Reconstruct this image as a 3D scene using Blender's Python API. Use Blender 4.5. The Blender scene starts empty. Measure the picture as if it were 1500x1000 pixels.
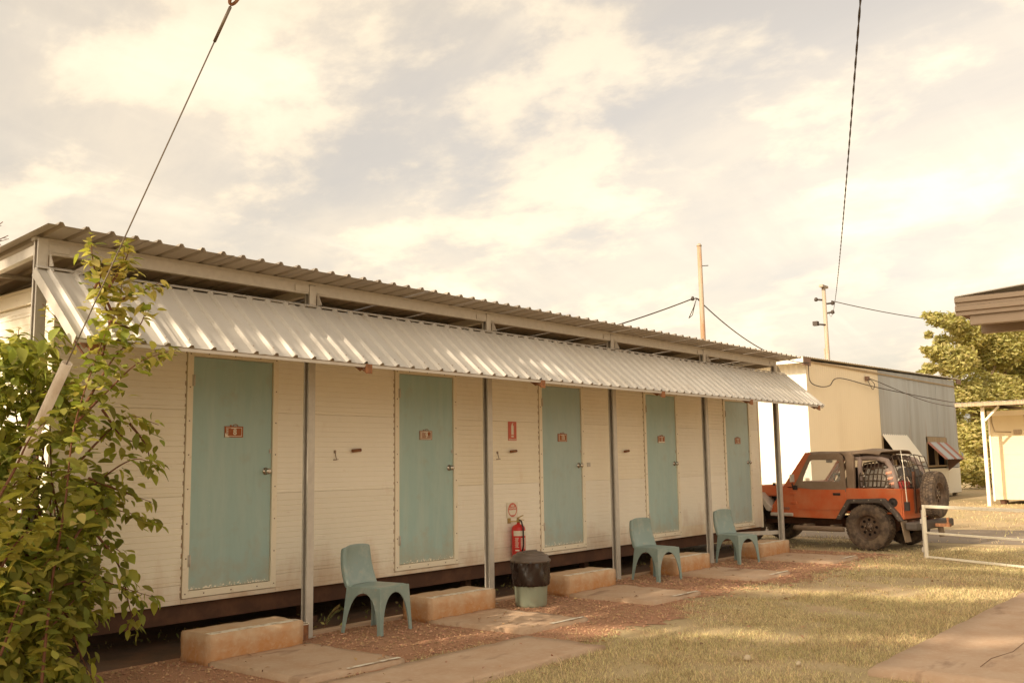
import bpy, bmesh, math, random
import numpy as np
from mathutils import Vector, Matrix, Euler

random.seed(7)
rng = np.random.default_rng(7)
SC = bpy.context.scene
COL = SC.collection
R = math.radians

# ------------------------------------------------------------------ camera
CAMP = Vector((-1.4673, -7.6014, 1.5036))
YAW, PITCH, ROLL, FPX = 0.8752, 0.1265, -0.0156, 1411.4
FWD = Vector((math.sin(YAW)*math.cos(PITCH), math.cos(YAW)*math.cos(PITCH), math.sin(PITCH)))
_r = Vector((math.cos(YAW), -math.sin(YAW), 0)); _u = _r.cross(FWD)
RGT = math.cos(ROLL)*_r + math.sin(ROLL)*_u
UPV = -math.sin(ROLL)*_r + math.cos(ROLL)*_u
cam = bpy.data.cameras.new('camera'); camo = bpy.data.objects.new('camera', cam); COL.objects.link(camo)
cam.sensor_width = 36; cam.lens = FPX/1500*36; cam.clip_end = 2000; cam.clip_start = .05
camo.matrix_world = Matrix(((RGT.x, UPV.x, -FWD.x, CAMP.x), (RGT.y, UPV.y, -FWD.y, CAMP.y), (RGT.z, UPV.z, -FWD.z, CAMP.z), (0, 0, 0, 1)))
SC.camera = camo

# ------------------------------------------------------------------ sky and sun
SUN_E, SUN_A = R(27.0), R(5.0)          # elevation; azimuth from -X towards +Y
SUNV = Vector((-math.cos(SUN_E)*math.cos(SUN_A), math.cos(SUN_E)*math.sin(SUN_A), math.sin(SUN_E)))
SKY_STRENGTH = .10
CLOUD_LIT, CLOUD_DIM = (8.7, 7.35, 5.5), (5.7, 4.9, 3.85)
world = bpy.data.worlds.new('World'); SC.world = world; world.use_nodes = True
nt = world.node_tree; nt.nodes.clear()
def wn(t, **k):
    n = nt.nodes.new(t)
    for a, b in k.items(): setattr(n, a, b)
    return n
def wl(a, b): nt.links.new(a, b)
def wmath(op, a, b=None, c=None):
    n = wn('ShaderNodeMath', operation=op)
    for i, v in enumerate((a, b, c)):
        if v is None: continue
        if isinstance(v, (int, float)): n.inputs[i].default_value = v
        else: wl(v, n.inputs[i])
    return n.outputs[0]
def wmix(f, a, b):
    n = wn('ShaderNodeMix', data_type='RGBA')
    for s, v in ((n.inputs[0], f), (n.inputs[6], a), (n.inputs[7], b)):
        if isinstance(v, (int, float)): s.default_value = v
        elif isinstance(v, tuple): s.default_value = (*v, 1)
        else: wl(v, s)
    return n.outputs[2]
sky = wn('ShaderNodeTexSky'); sky.sky_type = 'NISHITA'; sky.sun_disc = False
sky.sun_elevation = SUN_E; sky.sun_rotation = math.atan2(SUNV.x, SUNV.y) % (2*math.pi)
sky.air_density = 1.0; sky.dust_density = 3.0; sky.ozone_density = 1.0
tc = wn('ShaderNodeTexCoord'); sep = wn('ShaderNodeSeparateXYZ'); wl(tc.outputs['Generated'], sep.inputs[0])
zz = wmath('ADD', wmath('MAXIMUM', sep.outputs[2], 0.0), .24)
cmb = wn('ShaderNodeCombineXYZ'); wl(wmath('DIVIDE', sep.outputs[0], zz), cmb.inputs[0]); wl(wmath('DIVIDE', sep.outputs[1], zz), cmb.inputs[1])
def wnoise(scale, detail, rough, dist, stretch=None, off=(0, 0, 0)):
    mp = wn('ShaderNodeMapping'); wl(cmb.outputs[0], mp.inputs[0]); mp.inputs[1].default_value = off
    mp.inputs[2].default_value = (0, 0, R(-28))
    if stretch: mp.inputs[3].default_value = stretch
    n = wn('ShaderNodeTexNoise'); wl(mp.outputs[0], n.inputs[0])
    n.inputs['Scale'].default_value = scale; n.inputs['Detail'].default_value = detail
    n.inputs['Roughness'].default_value = rough; n.inputs['Distortion'].default_value = dist
    return n.outputs[0]
def wramp(v, lo, hi):
    n = wn('ShaderNodeMapRange', interpolation_type='SMOOTHSTEP'); wl(v, n.inputs[0])
    n.inputs[1].default_value = lo; n.inputs[2].default_value = hi
    return n.outputs[0]
veil = wramp(wnoise(.85, 9, .6, .5, (1, .55, 1), (3.69, 10.24, 0)), .32, .62)          # thin broad cover
puffs = wramp(wnoise(3.1, 11, .60, .12, (1, .8, 1), (12.6, 15.86, 0)), .46, .63)         # lumpy bright heaps
streak = wramp(wnoise(3.2, 8, .6, .6, (.35, 1.3, 1), (1.88, 6.07, 0)), .45, .75)
cover = wmath('MINIMUM', wmath('ADD', wmath('MULTIPLY_ADD', veil, .20, .73), wmath('MULTIPLY', puffs, .25)), 1.0)
dens = wmath('MULTIPLY_ADD', puffs, .48, wmath('MULTIPLY', wmath('MULTIPLY', streak, veil), .45))
ccol = wmix(wmath('MINIMUM', wmath('MULTIPLY_ADD', veil, .48, dens), 1.0), CLOUD_DIM, CLOUD_LIT)
# the thin cloud takes its brightness from the clear sky behind it: brightest towards the low sun, softer away from it
bw = wn('ShaderNodeRGBToBW'); wl(sky.outputs[0], bw.inputs[0])
hz = wmath('MINIMUM', wmath('MULTIPLY_ADD', wmath('MAXIMUM', sep.outputs[2], 0.0), 1.3, .5), 1.0)
lit = wmath('MULTIPLY', wmath('MULTIPLY', wmath('POWER', bw.outputs[0], .68), .535), hz)
vs_ = wn('ShaderNodeVectorMath', operation='SCALE'); wl(ccol, vs_.inputs[0]); wl(lit, vs_.inputs['Scale'])
skyc = wmix(cover, sky.outputs[0], vs_.outputs[0])
bg = wn('ShaderNodeBackground'); wl(skyc, bg.inputs[0]); bg.inputs[1].default_value = SKY_STRENGTH
wo = wn('ShaderNodeOutputWorld'); wl(bg.outputs[0], wo.inputs[0])

sl = bpy.data.lights.new('sun', 'SUN'); sl.energy = 3.3; sl.angle = R(.5); sl.color = (1, .84, .62)
so = bpy.data.objects.new('sun', sl); COL.objects.link(so); so.rotation_euler = (-SUNV).to_track_quat('-Z', 'Y').to_euler(); so.location = (0, 0, 30)
SC.view_settings.view_transform = 'Standard'; SC.view_settings.look = 'None'
SC.view_settings.exposure = 0.82; SC.view_settings.gamma = 1; SC.view_settings.use_curve_mapping = False

# ------------------------------------------------------------------ helpers
BASE = {}
class MB:
    def __init__(s): s.v = []; s.f = []; s.m = []; s.sm = []
    def add(s, vs, fs, m=0, smooth=False):
        o = len(s.v); s.v += [tuple(p) for p in vs]
        for f in fs: s.f.append(tuple(i+o for i in f)); s.m.append(m); s.sm.append(smooth)
        return s
    def mark(s): return len(s.v)
    def xf(s, M, k=0):
        for i in range(k, len(s.v)): s.v[i] = tuple(M @ Vector(s.v[i]))
        return s
    def box(s, x0, x1, y0, y1, z0, z1, m=0):
        return s.add([(x0,y0,z0),(x1,y0,z0),(x1,y1,z0),(x0,y1,z0),(x0,y0,z1),(x1,y0,z1),(x1,y1,z1),(x0,y1,z1)],
                     [(3,2,1,0),(4,5,6,7),(0,1,5,4),(1,2,6,5),(2,3,7,6),(3,0,4,7)], m)
    def bar(s, p, q, w, h, m=0, up=(0,0,1)):
        p, q = Vector(p), Vector(q); d = (q-p).normalized(); u = Vector(up)
        if abs(d.dot(u)) > .99: u = Vector((0,1,0))
        a = d.cross(u).normalized()*w/2; b = a.cross(d).normalized()*h/2
        return s.add([p-a-b,p+a-b,p+a+b,p-a+b,q-a-b,q+a-b,q+a+b,q-a+b],
                     [(3,2,1,0),(4,5,6,7),(0,1,5,4),(1,2,6,5),(2,3,7,6),(3,0,4,7)], m)
    def tube(s, pts, r, n=8, m=0, smooth=True, caps=True):
        pts = [Vector(p) for p in pts]; N = len(pts)
        rs = r if isinstance(r, (list, tuple)) else [r]*N
        t0 = (pts[1]-pts[0]).normalized()
        ref = Vector((0,0,1)) if abs(t0.z) < .9 else Vector((1,0,0))
        a = t0.cross(ref).normalized(); vs = []
        for i, p in enumerate(pts):
            t = (pts[min(i+1,N-1)]-pts[max(i-1,0)]).normalized()
            a = (a - t*a.dot(t)).normalized(); b = t.cross(a)
            for k in range(n):
                an = 2*math.pi*k/n; vs.append(p + (a*math.cos(an)+b*math.sin(an))*rs[i])
        fs = [(i*n+k, i*n+(k+1)%n, (i+1)*n+(k+1)%n, (i+1)*n+k) for i in range(N-1) for k in range(n)]
        s.add(vs, fs, m, smooth)
        if caps: 
            o = len(s.v)-len(vs)
            s.f += [tuple(o+k for k in reversed(range(n))), tuple(o+(N-1)*n+k for k in range(n))]; s.m += [m, m]; s.sm += [False, False]
        return s
    def lathe(s, prof, c=(0,0,0), n=24, m=0, smooth=True, fn=None, ring=False):
        vs = []; P = len(prof)
        for r, z in prof:
            for k in range(n):
                an = 2*math.pi*k/n; rr = r if fn is None else fn(r, z, an)
                vs.append((c[0]+rr*math.cos(an), c[1]+rr*math.sin(an), c[2]+z))
        fs = [(i*n+k, i*n+(k+1)%n, (i+1)*n+(k+1)%n, (i+1)*n+k) for i in range(P-1) for k in range(n)]
        if ring: fs += [((P-1)*n+k, (P-1)*n+(k+1)%n, (k+1)%n, k) for k in range(n)]
        else: fs += [tuple(reversed(range(n))), tuple((P-1)*n+k for k in range(n))]
        s.add(vs, fs, m, smooth)
        if not ring: s.sm[-1] = s.sm[-2] = False
        return s
    def prism(s, poly, axis, a0, a1, m=0, smooth=False):
        def P(u, w, a): return {'x': (a,u,w), 'y': (u,a,w), 'z': (u,w,a)}[axis]
        n = len(poly)
        s.add([P(u,w,a0) for u,w in poly]+[P(u,w,a1) for u,w in poly],
              [tuple(reversed(range(n))), tuple(range(n,2*n))]+[(i,(i+1)%n,n+(i+1)%n,n+i) for i in range(n)], m, smooth)
        return s
    def plates(s, loops, depth, M=Matrix(), m=0):
        """flat plate with holes: first loop outer, the rest holes; local XY outline, thickness +-depth/2"""
        cu = bpy.data.curves.new('tmp', 'CURVE'); cu.dimensions = '2D'; cu.fill_mode = 'BOTH'; cu.extrude = depth/2
        for lp in loops:
            sp = cu.splines.new('POLY'); sp.points.add(len(lp)-1); sp.use_cyclic_u = True
            for i, p in enumerate(lp): sp.points[i].co = (p[0], p[1], 0, 1)
        return s._curve(cu, M, m)
    def text(s, txt, size, M, m=0, depth=.0006, bold=True):
        cu = bpy.data.curves.new('tmp', 'FONT'); cu.body = txt; cu.size = size; cu.extrude = depth
        cu.align_x = 'CENTER'; cu.align_y = 'CENTER'; cu.resolution_u = 3
        if bold: cu.offset = size*.02
        return s._curve(cu, M, m)
    def _curve(s, cu, M, m):
        ob = bpy.data.objects.new('tmp', cu); COL.objects.link(ob)
        dg = bpy.context.evaluated_depsgraph_get(); ev = ob.evaluated_get(dg); me = ev.to_mesh()
        s.add([M @ v.co for v in me.vertices], [tuple(p.vertices) for p in me.polygons], m)
        ev.to_mesh_clear(); bpy.data.objects.remove(ob); bpy.data.curves.remove(cu)
        return s
    def mesh(s, name, mats, origin=(0,0,0), fix=True):
        me = bpy.data.meshes.new(name); o = Vector(origin)
        me.from_pydata([tuple(Vector(p)-o) for p in s.v], [], s.f)
        for mt in (mats if isinstance(mats, (list, tuple)) else [mats]): me.materials.append(mt)
        me.polygons.foreach_set('material_index', s.m); me.polygons.foreach_set('use_smooth', s.sm)
        if fix:
            bm = bmesh.new(); bm.from_mesh(me); bmesh.ops.recalc_face_normals(bm, faces=bm.faces); bm.to_mesh(me); bm.free()
        me.update()
        return me
    def build(s, name, mats, parent=None, bevel=0, seg=2, fix=True, kind=None, label=None):
        vs = np.array(s.v); c = Vector(((vs[:,0].min()+vs[:,0].max())/2, (vs[:,1].min()+vs[:,1].max())/2, vs[:,2].min()))
        ob = link(name, s.mesh(name, mats, c, fix), c, parent)
        if bevel:
            b = ob.modifiers.new('bevel', 'BEVEL'); b.width = bevel; b.segments = seg; b.limit_method = 'ANGLE'; b.angle_limit = R(40)
        if kind: ob['kind'] = kind
        if label: ob['label'] = label
        return ob
def link(name, mesh, c, parent=None, rot=None):
    ob = bpy.data.objects.new(name, mesh); COL.objects.link(ob); c = Vector(c); BASE[ob] = c
    if parent is not None: ob.parent = parent; ob.location = c - BASE[parent]
    else: ob.location = c
    if rot is not None: ob.rotation_euler = rot
    return ob
def tag(o, label, cat, group=None, kind=None):
    if kind: o['kind'] = kind
    else: o['label'] = label; o['category'] = cat
    if group: o['group'] = group
    return o
def thing(name, loc, label, cat, group=None, rotz=0, local=False):
    o = bpy.data.objects.new(name, None); COL.objects.link(o); o.empty_display_size = .2
    o.location = loc; o.rotation_euler = (0, 0, rotz); BASE[o] = Vector((0,0,0)) if local else Vector(loc)
    return tag(o, label, cat, group)
def dup(root, loc, rotz, label, group=None):
    r = root.copy(); COL.objects.link(r); r.location = loc; r.rotation_euler = (0,0,rotz); r['label'] = label
    if group: r['group'] = group
    for ch in list(root.children):
        c = ch.copy(); COL.objects.link(c); c.parent = r
        for g in list(ch.children):
            d = g.copy(); COL.objects.link(d); d.parent = c
    return r
def pix(x, y, Y):           # the point on the plane Y that a photo pixel sees
    d = FWD + RGT*((x-750)/FPX) - UPV*((y-500)/FPX)
    return CAMP + d*((Y-CAMP.y)/d.y)
def bulk(name, V, F, mat, kind='stuff', smooth=False, mats=None):
    me = bpy.data.meshes.new(name); V = np.asarray(V, np.float32); F = np.asarray(F, np.int32)
    me.vertices.add(len(V)); me.vertices.foreach_set('co', V.ravel())
    k = F.shape[1]; me.loops.add(F.size); me.loops.foreach_set('vertex_index', F.ravel())
    me.polygons.add(len(F)); me.polygons.foreach_set('loop_start', np.arange(0, F.size, k, dtype=np.int32))
    me.polygons.foreach_set('use_smooth', np.full(len(F), smooth))
    me.update(calc_edges=True); me.validate()
    me.materials.append(mat)
    return me

from mathutils import noise as mnoise
def roughbox(x0, x1, y0, y1, z0, z1, bev=.010, amp=.003, chip=.022, cell=.045, seed=0):
    bm = bmesh.new(); bmesh.ops.create_cube(bm, size=1)
    for v in bm.verts: v.co = Vector((x0+(v.co.x+.5)*(x1-x0), y0+(v.co.y+.5)*(y1-y0), z0+(v.co.z+.5)*(z1-z0)))
    bmesh.ops.bevel(bm, geom=list(bm.edges), offset=bev, segments=2, affect='EDGES')
    for _ in range(7):
        big = [e for e in bm.edges if e.calc_length() > cell*1.6]
        if not big: break
        bmesh.ops.subdivide_edges(bm, edges=big, cuts=1, use_grid_fill=True)
    bmesh.ops.triangulate(bm, faces=[f for f in bm.faces if len(f.verts) > 4])
    bm.normal_update(); c = Vector(((x0+x1)/2, (y0+y1)/2, (z0+z1)/2)); hx, hy, hz = (x1-x0)/2, (y1-y0)/2, (z1-z0)/2
    for v in bm.verts:
        p = v.co.copy(); q = p*7+Vector((seed*3.1,seed,0)); n = mnoise.fractal(q, .8, 2.1, 4)
        near = sum(1 for a, h in ((abs(p.x-c.x),hx),(abs(p.y-c.y),hy),(p.z-c.z,hz)) if a > h-bev*2.2)
        d = amp*n
        if near >= 2: d -= chip*max(0, mnoise.noise(p*9+Vector((seed,0,2)))-.12)
        v.co += v.normal*d
    mb = MB(); bm.verts.index_update(); mb.add([v.co[:] for v in bm.verts], [tuple(v.index for v in f.verts) for f in bm.faces], 0, True); bm.free(); return mb

# ------------------------------------------------------------------ materials
def mat(name, col, rough=.65, metal=0, layers=(), bump=None, bumpstr=.2, coords='obj', spec=.4, island=0, trans=0, transcol=None, alpha=None, each=0, wavy=0):
    m = bpy.data.materials.new(name); m.use_nodes = True; t = m.node_tree; N = t.nodes; N.clear()
    def nd(ty, **k):
        n = N.new(ty)
        for a, b in k.items(): setattr(n, a, b)
        return n
    L = t.links.new
    out = nd('ShaderNodeOutputMaterial'); bs = nd('ShaderNodeBsdfPrincipled')
    bs.inputs['Roughness'].default_value = rough; bs.inputs['Metallic'].default_value = metal
    bs.inputs['Specular IOR Level'].default_value = spec
    if coords == 'obj': co = nd('ShaderNodeTexCoord').outputs['Object']
    else: co = nd('ShaderNodeNewGeometry').outputs['Position']
    rgb = nd('ShaderNodeRGB'); rgb.outputs[0].default_value = (*col, 1); cur = rgb.outputs[0]
    def noise(sc, det=5, st=(1,1,1), dist=0, rg=.6):
        mp = nd('ShaderNodeMapping'); L(co, mp.inputs[0]); mp.inputs[3].default_value = st
        n = nd('ShaderNodeTexNoise'); L(mp.outputs[0], n.inputs[0]); n.inputs['Scale'].default_value = sc
        n.inputs['Detail'].default_value = det; n.inputs['Distortion'].default_value = dist; n.inputs['Roughness'].default_value = rg
        return n.outputs[0]
    def mr(v, a, b, c=0, d=1):
        n = nd('ShaderNodeMapRange'); L(v, n.inputs[0]); n.inputs[1].default_value = a; n.inputs[2].default_value = b
        n.inputs[3].default_value = c; n.inputs[4].default_value = d; return n.outputs[0]
    def mul(a, b, op='MULTIPLY'):
        n = nd('ShaderNodeMath', operation=op)
        for i, v in enumerate((a, b)):
            if isinstance(v, (int, float)): n.inputs[i].default_value = v
            else: L(v, n.inputs[i])
        return n.outputs[0]
    sepz = None
    for ly in layers:
        v = noise(ly.get('s', 5), ly.get('d', 5), ly.get('st', (1,1,1)), ly.get('dist', 0), ly.get('rg', .6))
        if 'z' in ly:      # (z0, z1, gain): gain added at z0 fading to none at z1
            if sepz is None: sepz = nd('ShaderNodeSeparateXYZ'); L(co, sepz.inputs[0])
            z0, z1, g = ly['z']; v = mul(v, mr(sepz.outputs[ly.get('ax', 2)], z0, z1, g, 0), 'ADD')
        f = mul(mr(v, ly.get('lo', .4), ly.get('hi', .7)), ly.get('a', 1.0))
        mx = nd('ShaderNodeMix', data_type='RGBA'); L(f, mx.inputs[0]); L(cur, mx.inputs[6]); mx.inputs[7].default_value = (*ly['c'], 1); cur = mx.outputs[2]
    if island:
        g = nd('ShaderNodeNewGeometry'); h = nd('ShaderNodeHueSaturation'); L(cur, h.inputs['Color'])
        L(mr(g.outputs['Random Per Island'], 0, 1, 1-island, 1+island), h.inputs['Value'])
        L(mr(mul(mul(g.outputs['Random Per Island'], 17.3), 1.0, 'MODULO'), 0, 1, .5-.06*island, .5+.05*island), h.inputs['Hue']); cur = h.outputs[0]
    if each:
        oi_ = nd('ShaderNodeObjectInfo'); h = nd('ShaderNodeHueSaturation'); L(cur, h.inputs['Color'])
        L(mr(oi_.outputs['Random'], 0, 1, 1-each, 1+each*.5), h.inputs['Value']); L(mr(mul(mul(oi_.outputs['Random'], 7.7), 1.0, 'MODULO'), 0, 1, .85, 1.15), h.inputs['Saturation']); cur = h.outputs[0]
    L(cur, bs.inputs['Base Color'])
    if bump:
        b = nd('ShaderNodeBump'); b.inputs['Strength'].default_value = bumpstr; b.inputs['Distance'].default_value = .01
        L(noise(bump, 6), b.inputs['Height'])
        if wavy:
            b2 = nd('ShaderNodeBump'); b2.inputs['Strength'].default_value = wavy; b2.inputs['Distance'].default_value = .05
            L(noise(3.2, 2), b2.inputs['Height']); L(b2.outputs[0], b.inputs['Normal'])
        L(b.outputs[0], bs.inputs['Normal'])
    sh = bs.outputs[0]
    if trans:
        tr = nd('ShaderNodeBsdfTranslucent')
        if transcol:
            mm = nd('ShaderNodeMix', data_type='RGBA', blend_type='MULTIPLY'); mm.inputs[0].default_value = 1; L(cur, mm.inputs[6]); mm.inputs[7].default_value = (*transcol, 1); L(mm.outputs[2], tr.inputs[0])
        else: L(cur, tr.inputs[0])
        ms = nd('ShaderNodeMixShader'); ms.inputs[0].default_value = trans; L(sh, ms.inputs[1]); L(tr.outputs[0], ms.inputs[2]); sh = ms.outputs[0]
    if alpha is not None:
        tp = nd('ShaderNodeBsdfTransparent'); ms = nd('ShaderNodeMixShader'); ms.inputs[0].default_value = alpha; L(tp.outputs[0], ms.inputs[1]); L(sh, ms.inputs[2]); sh = ms.outputs[0]
    L(sh, out.inputs[0])
    return m
REDDIRT = (.30, .125, .05)
M_wall = mat('cream_cladding', (.89,.82,.675), .5, layers=[dict(s=1.2, d=8, st=(1,1,.25), lo=.5, hi=.8, c=(.74,.62,.46), a=.35), dict(s=9, d=6, st=(1,1,3), lo=.62, hi=.75, c=(.55,.40,.27), a=.3), dict(s=3.5, d=7, st=(1,1,.5), lo=.62, hi=1.0, c=(.58,.36,.20), a=.75, z=(.30,.85,.42)), dict(s=7, d=4, st=(2,2,.06), lo=.70, hi=.80, c=(.55,.33,.18), a=.35)], coords='pos', bump=30, bumpstr=.05, each=.07, wavy=.25)
M_frame = mat('cream_door_frame', (.88,.79,.62), .45, layers=[dict(s=14, lo=.6, hi=.75, c=(.5,.33,.2), a=.35)], coords='pos')
M_door = mat('sage_door_paint', (.40,.535,.50), .40, layers=[
    dict(s=2.5, d=6, st=(3,3,.35), lo=.42, hi=.72, c=(.50,.59,.53), a=.65),
    dict(s=30, d=3, st=(1,1,.15), lo=.5, hi=.8, c=(.33,.45,.42), a=.35),
    dict(s=4, d=7, lo=.56, hi=.75, c=(.40,.40,.31), a=.55),
    dict(s=5, d=6, lo=.62, hi=.95, c=(.46,.36,.24), a=.5, z=(.44,.95,.35)),
    dict(s=42, d=6, lo=.77, hi=.79, c=(.85,.79,.67), z=(.46,.54,.33)), dict(s=52, d=3, lo=.755, hi=.775, c=(.8,.75,.64), a=.8)], coords='pos', bump=60, bumpstr=.05, each=.05, wavy=.2)
M_galv = mat('galvanised_steel', (.58,.53,.46), .5, .15, layers=[dict(s=18, d=3, lo=.35, hi=.7, c=(.47,.42,.36), a=.6), dict(s=2, d=6, st=(1,1,.4), lo=.6, hi=.8, c=(.40,.26,.15), a=.45)], coords='pos')
M_roof = mat('zinc_roof_sheet', (.60,.56,.505), .5, .12, layers=[dict(s=1.6, d=7, st=(2.5,.7,.7), lo=.45, hi=.75, c=(.54,.50,.44), a=.6), dict(s=5, d=7, st=(3,1,1), lo=.60, hi=.75, c=(.46,.36,.26), a=.45)], coords='pos', each=.09, bump=40, bumpstr=.04, wavy=.2)
M_roofover = mat('dull_brown_grey_sheet', (.44,.375,.305), .55, .1, layers=[dict(s=1.6, d=7, st=(2.5,.7,.7), lo=.45, hi=.75, c=(.36,.30,.24), a=.6), dict(s=4, d=7, st=(3,.6,1), lo=.58, hi=.75, c=(.33,.21,.13), a=.5)], coords='pos')
M_rust = mat('rusted_steel', (.22,.10,.05), .85, .1, layers=[dict(s=20, lo=.4, hi=.65, c=(.36,.16,.07)), dict(s=6, lo=.6, hi=.7, c=(.42,.36,.30), a=.7)], coords='pos', bump=60)
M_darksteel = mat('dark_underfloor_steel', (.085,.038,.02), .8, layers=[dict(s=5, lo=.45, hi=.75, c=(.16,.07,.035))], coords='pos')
M_chrome = mat('worn_chrome', (.6,.55,.48), .25, .9)
M_screw = mat('screw_heads', (.28,.2,.14), .5, .5)
M_concrete = mat('dusty_concrete', (.49,.345,.235), .9, layers=[dict(s=3, d=8, lo=.4, hi=.7, c=(.42,.26,.155), a=.8), dict(s=25, d=5, lo=.5, hi=.75, c=(.55,.43,.31), a=.5), dict(s=1.1, d=8, st=(1,3,1), lo=.6, hi=.68, c=(.25,.15,.095), a=.7)], coords='pos', bump=55, bumpstr=.25)
M_step = mat('dirt_stained_step', (.55,.385,.245), .9, layers=[dict(s=6, d=7, lo=.42, hi=.85, c=(.50,.24,.095), z=(0,.24,.42)), dict(s=22, d=6, lo=.5, hi=.72, c=(.60,.46,.32), a=.45)], bump=45, bumpstr=.4)
M_edge = mat('worn_white_paint', (.72,.66,.54), .8, layers=[dict(s=14, d=6, lo=.5, hi=.6, c=(.42,.30,.20), a=.9)], coords='pos')
M_ground = mat('dry_lawn_soil', (.47,.35,.205), .95, layers=[dict(s=.35, d=7, lo=.4, hi=.65, c=(.28,.22,.095), a=.8), dict(s=1.6, d=8, lo=.5, hi=.7, c=(.36,.215,.115), a=.8), dict(s=30, d=4, lo=.45, hi=.7, c=(.48,.38,.22), a=.6)], coords='pos', bump=40, bumpstr=.5)
M_gravel = mat('red_gravel_bed', (.40,.215,.125), .95, layers=[dict(s=2, d=6, lo=.4, hi=.7, c=(.33,.155,.08), a=.8), dict(s=45, d=4, lo=.5, hi=.7, c=(.38,.22,.13), a=.7)], coords='pos', bump=50, bumpstr=.8)
M_stone = mat('red_gravel_stones', (.42,.255,.15), .9, layers=[dict(s=3, lo=.4, hi=.7, c=(.42,.24,.135), a=.7)], coords='pos', island=.32)
M_drive = mat('grey_gravel_drive', (.24,.19,.145), .95, layers=[dict(s=1.2, d=8, lo=.4, hi=.7, c=(.31,.24,.17), a=.8), dict(s=40, d=3, lo=.4, hi=.7, c=(.18,.14,.11), a=.6)], coords='pos', bump=40, bumpstr=.6)
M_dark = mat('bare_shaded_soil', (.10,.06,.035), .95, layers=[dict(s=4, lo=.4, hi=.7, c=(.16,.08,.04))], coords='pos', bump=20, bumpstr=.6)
M_grass = mat('dry_couch_grass', (.62,.51,.285), .8, layers=[dict(s=.45, d=6, lo=.42, hi=.66, c=(.42,.375,.165), a=.7), dict(s=1.8, d=5, lo=.5, hi=.75, c=(.45,.29,.15), a=.6)], coords='pos', island=.5, trans=.3)
M_weed = mat('weed_leaves', (.16,.18,.05), .7, layers=[dict(s=3, lo=.4, hi=.7, c=(.34,.24,.09))], coords='pos', island=.4, trans=.3)
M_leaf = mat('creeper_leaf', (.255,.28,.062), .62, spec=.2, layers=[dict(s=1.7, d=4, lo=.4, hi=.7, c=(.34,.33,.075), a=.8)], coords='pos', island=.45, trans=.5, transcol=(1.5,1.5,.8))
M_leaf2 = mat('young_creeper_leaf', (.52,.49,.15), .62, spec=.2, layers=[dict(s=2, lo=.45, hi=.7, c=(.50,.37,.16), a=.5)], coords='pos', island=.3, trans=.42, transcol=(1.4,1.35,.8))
M_stem = mat('reddish_stem', (.17,.07,.035), .8)
M_petal = mat('red_petals', (.48,.16,.10), .6)
M_tree = mat('tree_foliage', (.40,.37,.135), .6, layers=[dict(s=.35, d=5, lo=.4, hi=.65, c=(.48,.42,.16), a=.8)], coords='pos', island=.35, trans=.45, transcol=(1.3,1.3,.8))
M_bark = mat('tree_bark', (.20,.14,.09), .9, layers=[dict(s=6, st=(1,1,.3), lo=.4, hi=.7, c=(.30,.22,.15))], coords='pos', bump=20, bumpstr=.5)
M_chair = mat('faded_green_plastic', (.235,.305,.278), .30, layers=[dict(s=7, d=6, lo=.5, hi=.75, c=(.40,.425,.38), a=.6), dict(s=14, d=6, lo=.60, hi=.75, c=(.40,.29,.18), a=.5)], coords='pos', bump=150, bumpstr=.06)
M_bin = mat('sage_bin_plastic', (.27,.295,.215), .5, layers=[dict(s=8, lo=.5, hi=.8, c=(.28,.25,.16), a=.6, z=(0,.12,.2))])
M_lid = mat('brown_grey_lid', (.125,.095,.075), .5, layers=[dict(s=9, lo=.5, hi=.7, c=(.19,.14,.10), a=.6)])
M_bag = mat('black_bin_bag', (.03,.019,.015), .22, spec=.6, bump=14, bumpstr=.5)
M_red = mat('extinguisher_red', (.60,.035,.03), .3)
M_signred = mat('sign_red', (.60,.13,.075), .5, layers=[dict(s=30, lo=.55, hi=.75, c=(.62,.30,.2), a=.4)])
M_white = mat('sign_white', (.78,.70,.56), .5)
M_plate = mat('orange_plate', (.36,.10,.025), .55, layers=[dict(s=25, lo=.55, hi=.72, c=(.46,.25,.14), a=.6)])
M_fade = mat('faded_plate', (.42,.26,.18), .6, layers=[dict(s=25, lo=.5, hi=.7, c=(.55,.42,.31), a=.8)])
M_black = mat('black_rubber', (.03,.022,.018), .6)
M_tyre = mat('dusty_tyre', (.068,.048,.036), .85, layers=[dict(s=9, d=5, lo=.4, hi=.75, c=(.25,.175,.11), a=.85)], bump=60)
M_rim = mat('dark_steel_rim', (.11,.075,.055), .5, .4, layers=[dict(s=10, lo=.4, hi=.7, c=(.20,.13,.08), a=.6)])
M_paint = mat('orange_car_paint', (.53,.105,.03), .36, layers=[dict(s=3, d=7, lo=.4, hi=.8, c=(.52,.22,.10), a=.75), dict(s=20, d=6, lo=.5, hi=.75, c=(.45,.16,.06), a=.35)], spec=.5)
M_trim = mat('charcoal_trim', (.066,.052,.043), .6, layers=[dict(s=8, lo=.4, hi=.7, c=(.11,.082,.06), a=.6)])
M_cloth = mat('brown_grey_canvas', (.215,.15,.10), .9, layers=[dict(s=5, d=6, lo=.4, hi=.75, c=(.29,.22,.16), a=.6)], bump=90, bumpstr=.15)
M_pad = mat('mauve_grey_padding', (.25,.185,.155), .8)
M_tarp = mat('grey_tarp', (.56,.49,.40), .7, layers=[dict(s=6, lo=.4, hi=.7, c=(.45,.39,.31), a=.7)], bump=12, bumpstr=.6)
M_net = mat('brown_net_webbing', (.075,.05,.032), .9)
M_glass = mat('clear_window', (.8,.75,.65), .08, alpha=.16)
M_lens = mat('tail_lens', (.45,.12,.09), .25)
M_shedw = mat('white_shed_sheet', (.80,.76,.66), .55, layers=[dict(s=1, d=6, st=(1,1,.3), lo=.5, hi=.8, c=(.66,.58,.45), a=.4)], coords='pos')
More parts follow.
